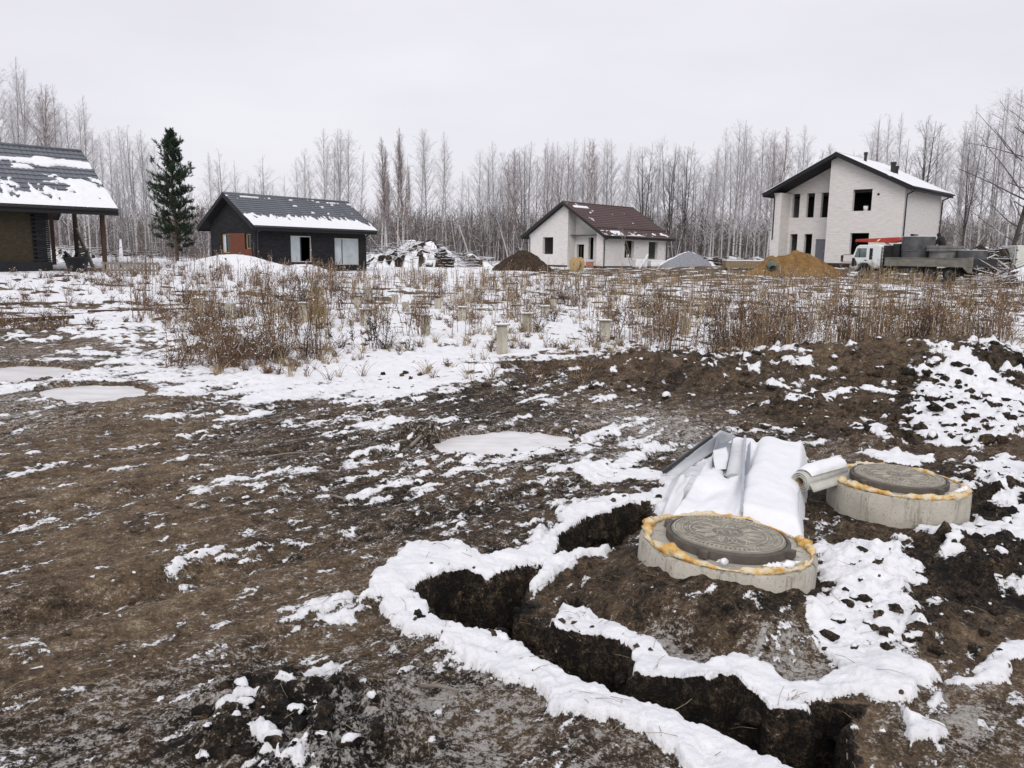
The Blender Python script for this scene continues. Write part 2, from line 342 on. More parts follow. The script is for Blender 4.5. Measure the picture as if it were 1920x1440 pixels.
def sdist(x, y, poly, pad=.6):
    """signed distance to a polygon, positive inside; far points get -pad"""
    out = np.full(x.shape, -pad); lo = poly.min(0) - pad; hi = poly.max(0) + pad
    m = (x > lo[0]) & (x < hi[0]) & (y > lo[1]) & (y < hi[1])
    X, Y = x[m], y[m]; d = np.full(X.shape, 1e9); ins = np.zeros(X.shape, bool)
    for (ax, ay), (bx, by) in zip(poly, np.roll(poly, -1, 0)):
        ex, ey = bx - ax, by - ay; t = np.clip(((X - ax) * ex + (Y - ay) * ey) / (ex * ex + ey * ey + 1e-12), 0, 1)
        d = np.minimum(d, np.hypot(X - ax - t * ex, Y - ay - t * ey))
        ins ^= ((ay > Y) != (by > Y)) & (X < ex * (Y - ay) / (ey if abs(ey) > 1e-12 else 1e-12) + ax)
    out[m] = np.where(ins, d, -d); return np.maximum(out, -pad)

TRENCH = [poly_w(p) for p in (
    [(770, 1110), (833, 1160), (872, 1176), (938, 1184), (982, 1209), (1049, 1253), (1109, 1295), (1165, 1325), (1236, 1347), (1303, 1375), (1352, 1391), (1400, 1410), (1457, 1432), (1520, 1462), (1560, 1500), (1620, 1430),
     (1606, 1368), (1623, 1325), (1523, 1309), (1518, 1330), (1446, 1330), (1413, 1310), (1380, 1288), (1247, 1288), (1192, 1275), (1185, 1240), (1170, 1215), (1126, 1195), (1049, 1180), (1015, 1160), (985, 1130), (995, 1100), (1015, 1060), (971, 1071), (916, 1085), (877, 1074), (828, 1082)],
    [(1035, 1049), (1043, 1019), (1087, 988), (1159, 961), (1225, 950), (1218, 992), (1148, 1030), (1090, 1042)])]
SNOWP = [poly_w(p) for p in (
    # ribbon along the trench
    [(681, 1101), (772, 1032), (800, 1019), (861, 1032), (899, 1052), (993, 1030), (1037, 1005), (1076, 961), (1126, 944), (1192, 941), (1250, 925), (1255, 950), (1225, 955), (1159, 965), (1087, 990), (1046, 1022), (1037, 1050), (1095, 1042), (1145, 1022), (1140, 1040), (1075, 1072), (1010, 1108), (990, 1100), (1012, 1060), (971, 1073), (916, 1088), (877, 1078), (828, 1085), (772, 1112),
     (833, 1162), (872, 1178), (938, 1186), (982, 1211), (1049, 1255), (1109, 1297), (1165, 1327), (1236, 1349), (1303, 1377), (1352, 1393), (1400, 1412), (1457, 1434), (1520, 1464), (1480, 1500), (1380, 1490), (1292, 1444), (1258, 1419), (1209, 1386), (1148, 1366), (1060, 1358), (1021, 1342), (1026, 1309), (949, 1281), (883, 1237), (822, 1198), (767, 1187), (712, 1143)],
    # beyond the trench
    [(1027, 1173), (1051, 1121), (1098, 1140), (1165, 1176), (1209, 1209), (1269, 1237), (1325, 1259), (1380, 1242), (1457, 1264), (1485, 1281), (1535, 1272), (1580, 1262), (1540, 1225), (1516, 1203), (1569, 1215), (1653, 1215), (1694, 1243), (1754, 1263), (1778, 1275), (1700, 1318), (1640, 1316), (1560, 1306), (1523, 1308), (1518, 1334), (1446, 1338), (1440, 1400), (1420, 1395), (1425, 1340), (1405, 1322), (1380, 1296), (1247, 1296), (1196, 1296), (1180, 1245), (1165, 1216), (1126, 1200), (1049, 1186)],
    [(1540, 1040), (1600, 1035), (1680, 1060), (1726, 1085), (1700, 1120), (1712, 1170), (1690, 1215), (1640, 1212), (1560, 1215), (1515, 1200), (1500, 1175), (1520, 1150), (1560, 1120), (1530, 1095)],
    [(1690, 1330), (1720, 1322), (1712, 1350), (1740, 1365), (1778, 1382), (1745, 1395), (1700, 1400), (1684, 1378)],
    [(1778, 1275), (1820, 1268), (1850, 1245), (1868, 1222), (1890, 1205), (1960, 1210), (1960, 1236), (1905, 1240), (1900, 1285), (1860, 1275), (1820, 1285)],
    [(1705, 992), (1750, 988), (1800, 1000), (1830, 972), (1850, 990), (1930, 985), (1940, 1030), (1880, 1020), (1850, 1030), (1800, 1020), (1740, 1040)],
    [(1820, 880), (1880, 868), (1940, 880), (1940, 940), (1860, 950), (1840, 915)],
    [(1720, 740), (1800, 706), (1890, 742), (1960, 760), (1960, 800), (1850, 842), (1740, 838), (1700, 800)],
    [(1590, 808), (1640, 796), (1690, 822), (1640, 835)], [(1460, 775), (1520, 735), (1590, 762), (1510, 770)], [(1600, 845), (1660, 855), (1740, 880), (1660, 872)],
    [(470, 1400), (520, 1392), (546, 1404), (530, 1420), (545, 1440), (590, 1420), (580, 1460), (500, 1440)], [(405, 1352), (450, 1330), (492, 1322), (480, 1342), (430, 1354)], [(515, 1318), (560, 1290), (600, 1312), (560, 1320)],
    [(1075, 880), (1130, 860), (1245, 882), (1250, 898), (1180, 890), (1110, 905)], [(1240, 1130), (1300, 1122), (1330, 1135)],
    [(1226, 990), (1236, 935), (1245, 896), (1300, 872), (1352, 845), (1345, 960), (1262, 992)],
    # the snowy strip in front of the weeds
    [(330, 690), (430, 735), (520, 748), (640, 742), (760, 740), (850, 735), (905, 712), (1000, 690), (1080, 672), (1130, 655), (1060, 630), (800, 640), (620, 660), (480, 690), (400, 690)],
    [(1180, 655), (1260, 632), (1330, 650), (1300, 662), (1220, 668)], [(1370, 665), (1420, 640), (1560, 636), (1700, 640), (1800, 640), (1960, 668), (1960, 700), (1840, 678), (1760, 662), (1640, 660), (1480, 668)])]
_grow = lambda P, k: P.mean(0) + (P - P.mean(0)) * k
PUD = [(_grow(poly_w(p), 1.22), n) for p, n in (([(80, 733), (120, 722), (190, 719), (240, 722), (266, 733), (235, 744), (170, 749), (110, 745)], 'a'), ([(-30, 694), (30, 684), (110, 686), (140, 694), (100, 706), (30, 712), (-20, 708)], 'b'),
    ([(825, 830), (870, 812), (940, 806), (1010, 806), (1062, 822), (1040, 834), (980, 838), (930, 850), (860, 848)], 'c'))]
# (pixel x, pixel y, snow cover, trodden frost, soil tone)
CV = [(100, 1000, .12, .3, .55), (300, 1000, .1, .25, .55), (100, 1200, .06, .35, .6), (300, 1150, .08, .35, .62), (100, 1390, .15, .75, .45), (350, 1290, .2, .8, .48), (600, 1150, .1, .5, .62), (600, 1000, .22, .4, .5), (450, 1080, .12, .35, .58), (230, 1330, .15, .7, .5),
    (600, 1370, .14, .8, .12), (520, 1310, .1, .4, .2), (750, 1300, .08, .75, .42), (900, 1340, .04, .9, .5), (1000, 1400, .06, .7, .4), (800, 1430, .12, .7, .3), (350, 1420, .08, .5, .4), (100, 850, .1, .25, .6), (300, 800, .1, .35, .58), (500, 820, .22, .5, .42), (600, 770, .16, .5, .4), (700, 820, .3, .5, .36),
    (800, 790, .2, .5, .36), (900, 830, .3, .7, .42), (700, 900, .26, .45, .36), (900, 900, .25, .4, .36), (1050, 900, .38, .4, .4), (1100, 850, .45, .7, .4), (1250, 790, .28, .95, .5), (1200, 760, .2, .7, .45), (1350, 770, .15, .5, .45), (900, 745, .1, .35, .36), (1000, 705, .32, .3, .33), (750, 700, .85, .3, .4),
    (550, 722, .8, .3, .4), (650, 640, .85, .3, .4), (900, 650, .88, .3, .4), (350, 690, .6, .4, .45), (200, 650, .52, .6, .5), (60, 660, .3, .6, .55), (30, 620, .35, .5, .5), (250, 600, .82, .3, .4), (60, 580, .6, .4, .4), (600, 600, .8, .2, .4), (1000, 620, .88, .2, .4), (1130, 640, .75, .2, .35), (30, 760, .3, .8, .55), (200, 760, .16, .5, .58),
    (1170, 690, .16, 0, .46), (1300, 690, .26, 0, .38), (1250, 735, .12, .1, .42), (1420, 690, .46, 0, .34), (1450, 745, .26, 0, .34), (1520, 752, .4, 0, .28), (1600, 690, .14, 0, .46), (1700, 672, .05, 0, .54), (1600, 770, .12, 0, .4), (1650, 800, .3, 0, .3), (1750, 770, .55, 0, .2), (1850, 735, .42, 0, .3), (1880, 800, .5, 0, .24),
    (1700, 835, .4, .2, .3), (1600, 850, .3, .5, .45), (1850, 855, .4, .1, .35), (1880, 910, .62, 0, .3), (1880, 1000, .6, 0, .25), (1780, 1080, .2, 0, .1), (1880, 1080, .1, 0, .1), (1620, 1060, .75, 0, .2), (1640, 1140, .75, 0, .22), (1750, 1150, .34, 0, .16), (1830, 1190, .06, .1, .5), (1890, 1290, .2, .5, .6), (1830, 1330, .06, 1, .75),
    (1750, 1300, .2, .8, .6), (1880, 1400, .06, .6, .68), (1660, 1420, .08, .2, .6), (1250, 1120, .02, .05, .33), (1150, 1100, .02, .0, .36), (1350, 1170, .03, .3, .4), (1250, 1215, .04, 1.1, .6), (1450, 1210, .08, 1.1, .6), (1420, 1150, .18, .1, .3), (1600, 1000, .2, .1, .3), (1560, 960, .05, 0, .15), (1500, 950, .2, 0, .2), (1300, 900, .2, .3, .4), (1200, 900, .12, .3, .42),
    (1250, 655, .7, 0, .35), (1450, 648, .85, 0, .4), (1600, 640, .8, 0, .4), (1800, 650, .75, 0, .4), (1900, 690, .62, 0, .35), (960, 560, .66, 0, .45), (500, 560, .64, 0, .45), (1400, 560, .62, 0, .45), (1800, 570, .62, 0, .45), (120, 540, .75, 0, .4), (960, 530, .85, 0, .45), (300, 525, .9, 0, .4), (1500, 540, .6, 0, .4)]
_cv = np.array([(*on_g(a, b)[:2], c, d, e) for a, b, c, d, e in CV] + [(-20, 2, .3, .4, .5), (15, 2, .5, .4, .5), (0, -10, .4, .4, .5), (0, 90, .9, 0, .4), (-50, 70, .9, 0, .4), (60, 80, .85, 0, .4), (0, 250, .95, 0, .4),
    (8, 60, .35, 0, .35), (14, 58, .35, 0, .4), (4, 62, .3, 0, .35), (18, 52, .4, 0, .45), (24, 50, .45, 0, .5), (-16, 46, .95, 0, .4), (-8, 56, .97, 0, .4), (-3, 64, .95, 0, .4)])
_cu, _cr2 = np.arctan2(_cv[:, 0], _cv[:, 1]) * 2.2, np.log(np.hypot(_cv[:, 0], _cv[:, 1])) * 1.5
def _cover(x, y):
    u, r = np.arctan2(x, y) * 2.2, np.log(np.hypot(x, y) + .05) * 1.5; num = [0, 0, 0]; den = 0
    for i in range(len(_cv)):
        w = 1 / ((u - _cu[i]) ** 2 + (r - _cr2[i]) ** 2 + .0025) ** 2; den = den + w
        for k in range(3): num[k] = num[k] + w * _cv[i, 2 + k]
    return [n / den for n in num]
_gt, _gr = np.linspace(-math.pi, math.pi, 361), np.linspace(math.log(.15), math.log(1400), 300); _T, _G = np.meshgrid(_gt, _gr, indexing='ij'); _LUT = [a.reshape(_T.shape) for a in _cover((np.exp(_G) * np.sin(_T)).ravel(), (np.exp(_G) * np.cos(_T)).ravel())]
def cover(x, y):
    a = np.clip((np.arctan2(x, y) + math.pi) / (2 * math.pi) * 360, 0, 359.999); b = np.clip((np.log(np.hypot(x, y) + .05) - _gr[0]) / (_gr[-1] - _gr[0]) * 299, 0, 298.999); i = a.astype(int); j = b.astype(int); f = a - i; h = b - j
    return [(L[i, j] * (1 - f) + L[i + 1, j] * f) * (1 - h) + (L[i, j + 1] * (1 - f) + L[i + 1, j + 1] * f) * h for L in _LUT]
MOUNDS = [(on_g(1260, 700), 1.25, .9, .26), (on_g(1560, 690), 2.0, 1.3, .36), (on_g(1830, 700), 1.4, 1.5, .42), (on_g(1800, 790), .9, .9, .22), (on_g(1520, 770), .6, .4, .16), (on_g(1640, 830), .35, .3, .1), (on_g(600, 1380), .45, .28, .09), (on_g(540, 1310), .3, .16, .08),
    (on_g(1235, 1085), .42, .34, .06), (on_g(1820, 1060), .7, .4, .12), (on_g(1880, 940), .5, .5, .12), (on_g(1640, 1110), .35, .5, .05), (np.array((-15.6, 45.5, 0)), 2.8, 2.2, .95), (np.array((-12.2, 47.5, 0)), 1.5, .9, .45), (np.array((-22.5, 48., 0)), 4, 3, .7), (on_g(460, 650), .9, .5, .2), (on_g(700, 640), 1.0, .5, .14), (on_g(1000, 690), .7, .3, .1), (on_g(820, 822), .45, .1, .1)]
RINGS = [(1.385, 4.81, .55), (3.29, 6.49, .55)]
def surface(x, y, fine=True):
    """height, snow, frost, tone of the ground"""
    r = np.hypot(x, y); z = macro(x, y)
    wx = (fbm(x * 5.5, y * 5.5, 3, 11) - .5) * .13 + (fbm(x * 22, y * 22, 2, 12) - .5) * .045; wy = (fbm(x * 5.5 + 40, y * 5.5, 3, 13) - .5) * .13 + (fbm(x * 22 + 9, y * 22, 2, 14) - .5) * .045
    cov, fro, ton = cover(x, y)
    lumpy = np.zeros(x.shape)
    for (cx, cy, _), sx, sy, h in MOUNDS:
        e = np.exp(-(((x - cx + wx * 2) / sx) ** 2 + ((y - cy + wy * 2) / sy) ** 2)); z = z + h * e; lumpy = np.maximum(lumpy, np.clip(e * 2.2 * min(1, h * 6), 0, 1))
    td = np.full(x.shape, -.6)
    for P in TRENCH: td = np.maximum(td, sdist(x + wx * .8, y + wy * .8, P))
    near = sstep(.9, .0, -td)
    # undulation, wheel ruts running away to the right, trodden lumps
    rut_d = (x * .93 - y * .36)
    z = z + (fbm(x * .5, y * .5, 3, 1) - .5) * .12 * sstep(1, 4, r)
    tr = sstep(-1.5, .5, y - 3 + x * .3) * sstep(3.5, .8, x) * sstep(16, 9, y)
    ac, al = x * .76 - y * .65, x * .65 + y * .76
    z = z + tr * (vnoise(al * .5, ac * 3.4, 3) - .5) * .075
    rut = np.zeros(x.shape)
    for a0 in (-2.75, -4.35, -5.9, -7.5): rut = np.maximum(rut, np.exp(-((ac - a0 + .25 * np.sin(al * .5 + a0)) / .15) ** 2) * (.4 + .6 * vnoise(al * .6, ac * 0 + a0, 7)))
    rut = rut * tr * sstep(.3, 1., x * 0 + 1); z = z - rut * .05 + rut * .012 * np.sin(al * 46 + 3 * fbm(x * 3, y * 3, 2, 8)); ton = ton - rut * .16; fro = fro + rut * .12
    if fine:
        w1, id1 = worley(x * 6.5 + wx * 4, y * 6.5 + wy * 4, 21); w2, id2 = worley(x * 15 + wx * 6, y * 15 + wy * 6, 31)
        clod = np.clip(.75 - w1, 0, 1) * (id1 ** 1.5); clod2 = np.clip(.75 - w2, 0, 1) * id2
        rd = np.minimum(np.hypot(x - RINGS[0][0], y - RINGS[0][1]), np.hypot(x - RINGS[1][0], y - RINGS[1][1])); calm = .35 + .65 * sstep(.6, .85, rd)
        rough_ = calm * (.18 + .82 * np.clip(lumpy + np.clip(.42 - ton, 0, 1) * 2.0, 0, 1))
        fade = sstep(60, 20, r)
        z = z + fade * rough_ * (clod * .17 + clod2 * .05) + fade * ((fbm(x * 9, y * 9, 4, 41, .6) - .5) * .045 + (fbm(x * 34, y * 34, 3, 45, .6) - .5) * .018) * (.6 + .6 * rough_) * calm
    # snow
    st = fbm(al * 1.2, ac * 3.8, 5, 51, .62) * .6 + fbm(al * 5, ac * 14, 4, 53, .6) * .4; sm = fbm(al * 6, ac * 17, 4, 54, .6); iso = fbm(x * 3.1, y * 3.1, 5, 57, .62); lum = fbm(x * 7.5, y * 7.5, 3, 61, .5)
    k = np.clip(tr * 1.2 - lumpy, 0, 1); nse = k * st + (1 - k) * (iso * .62 + lum * .38)
    thr = .5 + (.5 - cov) * .42
    s = .5 + (nse - thr + .03 * k) * (4.6 + .6 * k)
    s = np.maximum(s, np.where(k > .2, np.minimum(.5 + (sm - (.725 - .32 * cov)) * 5, .6), -1))
    farn = fbm(x * 1.3, y * 2.2, 4, 71, .6); far = sstep(18, 30, r); s = s * (1 - far) + far * (.5 + (farn - (.5 + (.5 - cov) * .5)) * 6)
    for ip, P in enumerate(SNOWP):
        d = sdist(x + wx, y + wy, P); big = .5 + d / .045
        if ip >= len(SNOWP) - 3: big = np.minimum(.5 + d / .25, .62) + (iso * .6 + lum * .4 - .5) * 3.2 - .0
        s = np.maximum(s, np.where(d > -.55, np.clip(big, -3, 1.6), -3))
    if fine: s = s - np.clip(lumpy * sstep(.08, .55, clod) * 2.4, 0, 2.2) * sstep(14, 11, r)
    s = np.clip(s, -1, 1.6)
    s = np.where(td > .004, np.where(td > .13, .3 + (fbm(x * 6, y * 6, 3, 81) - .62) * 9, -1), s)
    for cx, cy, rr in RINGS: s = np.where(np.hypot(x - cx, y - cy) < rr + .03, -1, s)
    thick = sstep(.42, 1.15, s) * (1 - .6 * k * (1 - np.clip(near * 2, 0, 1)))
    z = z + thick * (.026 + .02 * near + .02 * lum) * (1 - .7 * far)
    if fine: z = z - thick * sstep(25, 12, r) * .0
    # trench
    wall = sstep(.02, .10, td); rough_w = (fbm(x * 11, y * 11, 4, 91, .6) - .5)
    z = z - wall * (.56 + .16 * sstep(.1, .3, td)) + (wall > .02) * rough_w * .16
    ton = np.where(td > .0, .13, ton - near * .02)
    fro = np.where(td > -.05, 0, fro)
    # soil banked up against the ring by the trench
    dx, dy = x - RINGS[0][0], y - RINGS[0][1]; rd0 = np.hypot(dx, dy); an = np.degrees(np.arctan2(dy, dx))
    hb = np.interp(an, [-180, -150, -120, -90, -60, -30, 0, 60, 120, 180], [-.12, -.075, -.05, -.07, -.12, -.21, -.30, -.32, -.26, -.12]); bank = hb - np.maximum(rd0 - .5, 0) * .38 - np.maximum(rd0 - .9, 0) * .5 + (fbm(x * 8, y * 8, 3, 47) - .5) * .05 * (1 + fine); z = np.where((td < -.02) & (rd0 < 1.3), np.maximum(z, bank), z)
    # frozen puddles lie in shallow hollows
    for P, _ in PUD:
        d = sdist(x + wx * 1.6, y + wy * 1.6, P); h = sstep(-.05, .14, d); lv = float(macro(*P.mean(0))) - .03
        z = z * (1 - h) + (lv - .05) * h; s = np.where(d > -.04, -1, s)
    return z, s, fro, ton
def ground_z(x, y):
    return float(surface(np.array([float(x)]), np.array([float(y)]), False)[0][0])
def gz_many(x, y): return surface(np.asarray(x, float), np.asarray(y, float), False)[0]
# one sheet of land, finest where the camera stands close
rs = [.0]; r = .25
while r < 1.3: rs.append(r); r += .12
while r < 8.5: rs.append(r); r *= 1.0030
while r < 26: rs.append(r); r *= 1.0055
while r < 130: rs.append(r); r *= 1.016
while r < 1200: rs.append(r); r *= 1.09
rs = np.array(rs)
th = np.concatenate([np.linspace(-math.pi, R(-40), 46)[:-1], np.linspace(R(-40), R(40), 640), np.linspace(R(40), math.pi, 46)[1:-1]])
RR, TT = np.meshgrid(rs[1:], th, indexing='ij'); GX, GY = RR * np.sin(TT), RR * np.cos(TT)
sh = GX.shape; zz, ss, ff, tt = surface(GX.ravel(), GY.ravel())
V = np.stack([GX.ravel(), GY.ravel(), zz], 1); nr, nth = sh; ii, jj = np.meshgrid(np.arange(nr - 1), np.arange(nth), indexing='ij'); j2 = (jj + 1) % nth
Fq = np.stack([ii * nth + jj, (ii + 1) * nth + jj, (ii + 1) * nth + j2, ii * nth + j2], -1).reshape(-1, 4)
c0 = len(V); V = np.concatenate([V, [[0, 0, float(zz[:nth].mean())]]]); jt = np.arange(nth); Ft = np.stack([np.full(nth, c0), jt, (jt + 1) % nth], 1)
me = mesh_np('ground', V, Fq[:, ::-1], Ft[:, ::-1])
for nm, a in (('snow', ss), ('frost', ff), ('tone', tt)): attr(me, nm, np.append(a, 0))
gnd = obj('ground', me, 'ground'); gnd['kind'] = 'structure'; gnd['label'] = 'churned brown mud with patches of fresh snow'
for P, nme in PUD:
    lv = float(macro(*P.mean(0))) - .035; c = P.mean(0); Q = c + (P - c) * 1.12
    q = MB(); q.prism([(x, y, lv - .03) for x, y in Q], (0, 0, .03)); o = q.build('frozen_puddle', 'ice'); o['kind'] = 'structure'
    o['label'] = {'a': 'white frozen puddle with a rounded outline on the dirt track', 'b': 'grey frozen puddle at the edge of the dirt track', 'c': 'milky frozen puddle in a wheel rut with earth lumps in it'}[nme]
# loose clods of earth, lying where the soil was dug
def clod_mesh(spots):
    bm = bmesh.new(); bmesh.ops.create_icosphere(bm, subdivisions=2, radius=1); bm.verts.ensure_lookup_table()
    B = np.array([v.co[:] for v in bm.verts]); T = np.array([[v.index for v in f.verts] for f in bm.faces]); bm.free()
    VV = []; TT_ = []; sn = []; tn = []; k = 0
    for i, (x, y, z, s, snow, tone) in enumerate(spots):
        o = np.array([i * 3.7, i * 1.3]); d = 1 + 1.5 * (fbm(B[:, 0] * 1.6 + o[0] + B[:, 2], B[:, 1] * 1.6 + B[:, 2] * 1.9 + o[1], 3, 5, .65) - .5)
        a = rnd.random() * 6.28; ca, sa = math.cos(a), math.sin(a); q = B * d[:, None] * s * np.array([1, rnd.uniform(.6, 1), rnd.uniform(.5, .8)])
        q = np.stack([q[:, 0] * ca - q[:, 1] * sa, q[:, 0] * sa + q[:, 1] * ca, q[:, 2]], 1); up = q[:, 2] / (s * .7)
        sv = np.where(snow > .5, .5 + (up - .35 + (vnoise(q[:, 0] / s * 2 + i, q[:, 1] / s * 2, 3) - .5) * .7) * 2.2, 0.)
        q[:, 2] += np.where(sv > .6, .18 * s, 0); VV.append(q + np.array([x, y, z + s * .25])); TT_.append(T + k); k += len(B); sn.append(sv); tn.append(np.full(len(B), tone))
    me = mesh_np('earth_clods', np.concatenate(VV), None, np.concatenate(TT_)); attr(me, 'snow', np.concatenate(sn)); attr(me, 'tone', np.concatenate(tn)); attr(me, 'frost', np.zeros(k)); return me
sp = []
def scatter_clods(px0, px1, py0, py1, n, s0, s1, psnow, tone):
    P = [on_g(rnd.uniform(px0, px1), rnd.uniform(py0, py1)) for _ in range(n)]
    zs, sn_, _, _ = surface(np.array([p[0] for p in P]), np.array([p[1] for p in P]), True)
    for p, z, s in zip(P, zs, sn_):
        if any(np.hypot(p[0] - c[0], p[1] - c[1]) < .62 for c in RINGS): continue
        sp.append((p[0], p[1], z - .01, s0 + (s1 - s0) * rnd.random() ** 3, 1 if rnd.random() < psnow else 0, tone + rnd.uniform(-.12, .12)))
for a in ((1690, 1920, 700, 840, 230, .02, .1, .3, .2), (1380, 1700, 660, 830, 260, .015, .09, .2, .3), (1130, 1400, 640, 750, 150, .015, .08, .25, .35), (1540, 1900, 1040, 1230, 110, .012, .05, .3, .12), (1700, 1920, 860, 1100, 90, .015, .07, .4, .2),
          (380, 720, 1280, 1440, 110, .01, .05, .3, .12), (700, 1180, 700, 735, 60, .015, .07, .3, .2), (700, 1240, 830, 960, 90, .012, .05, .35, .3), (0, 1000, 960, 1440, 420, .004, .022, .1, .45), (200, 1200, 760, 960, 260, .008, .035, .2, .4), (1050, 1500, 1090, 1240, 110, .008, .03, .06, .3), (560, 1050, 760, 880, 70, .012, .05, .3, .3), (1600, 1920, 1240, 1440, 50, .006, .02, .05, .6), (780, 1000, 1100, 1180, 30, .02, .05, .1, .02)):
    scatter_clods(*a)
for P in TRENCH:                          # clods standing out of the trench walls
    c_ = P.mean(0)
    for i in range(len(P)):
        a_, b_ = P[i], P[(i + 1) % len(P)]; L_ = np.hypot(*(b_ - a_)); nrm = np.array([-(b_ - a_)[1], (b_ - a_)[0]]) / (L_ + 1e-9)
        for _ in range(int(L_ * 34) + 1):
            q = a_ + (b_ - a_) * rnd.random(); q = q + nrm * rnd.uniform(-.02, .02); zt_ = float(macro(*q)); sp.append((q[0] + rnd.gauss(0, .03), q[1] + rnd.gauss(0, .03), zt_ - rnd.uniform(.08, .5), rnd.uniform(.015, .06), 0, rnd.uniform(.05, .35)))
cl_o = obj('earth_clods', clod_mesh(sp), 'ground'); cl_o['kind'] = 'stuff'; cl_o['label'] = 'loose dark clods of dug earth, some capped with snow'
# straw, roots and twigs trodden into the mud
P0 = []; P1 = []
def litter(n, px, py, l0, l1):
    Q = [on_g(rnd.uniform(*px), rnd.uniform(*py)) for _ in range(n)]; zs = surface(np.array([q[0] for q in Q]), np.array([q[1] for q in Q]), True)[0]
    for q, z in zip(Q, zs):
        a = rnd.random() * 6.28; L = rnd.uniform(l0, l1); d = Vector((math.cos(a), math.sin(a), rnd.uniform(-.1, .3))) * L
        if any(np.hypot(q[0] - c[0], q[1] - c[1]) < .6 for c in RINGS): continue
        p = Vector((q[0], q[1], z + .004)); mid = p + d * .5 + Vector((rnd.uniform(-.1, .1), rnd.uniform(-.1, .1), .05)) * L; P0.extend([p, mid]); P1.extend([mid, p + d])
litter(420, (0, 1900), (960, 1440), .03, .14); litter(300, (0, 1300), (760, 1000), .05, .22); litter(120, (1000, 1500), (1080, 1240), .03, .12); litter(160, (1100, 1900), (650, 860), .05, .25)
V, Fq = segs_mesh('straw', P0, P1, .0016, .001); o = obj('straw_litter', mesh_np('straw_litter', V, Fq), 'straw'); o['kind'] = 'stuff'; o['label'] = 'dry straw, roots and twigs trodden into the mud'
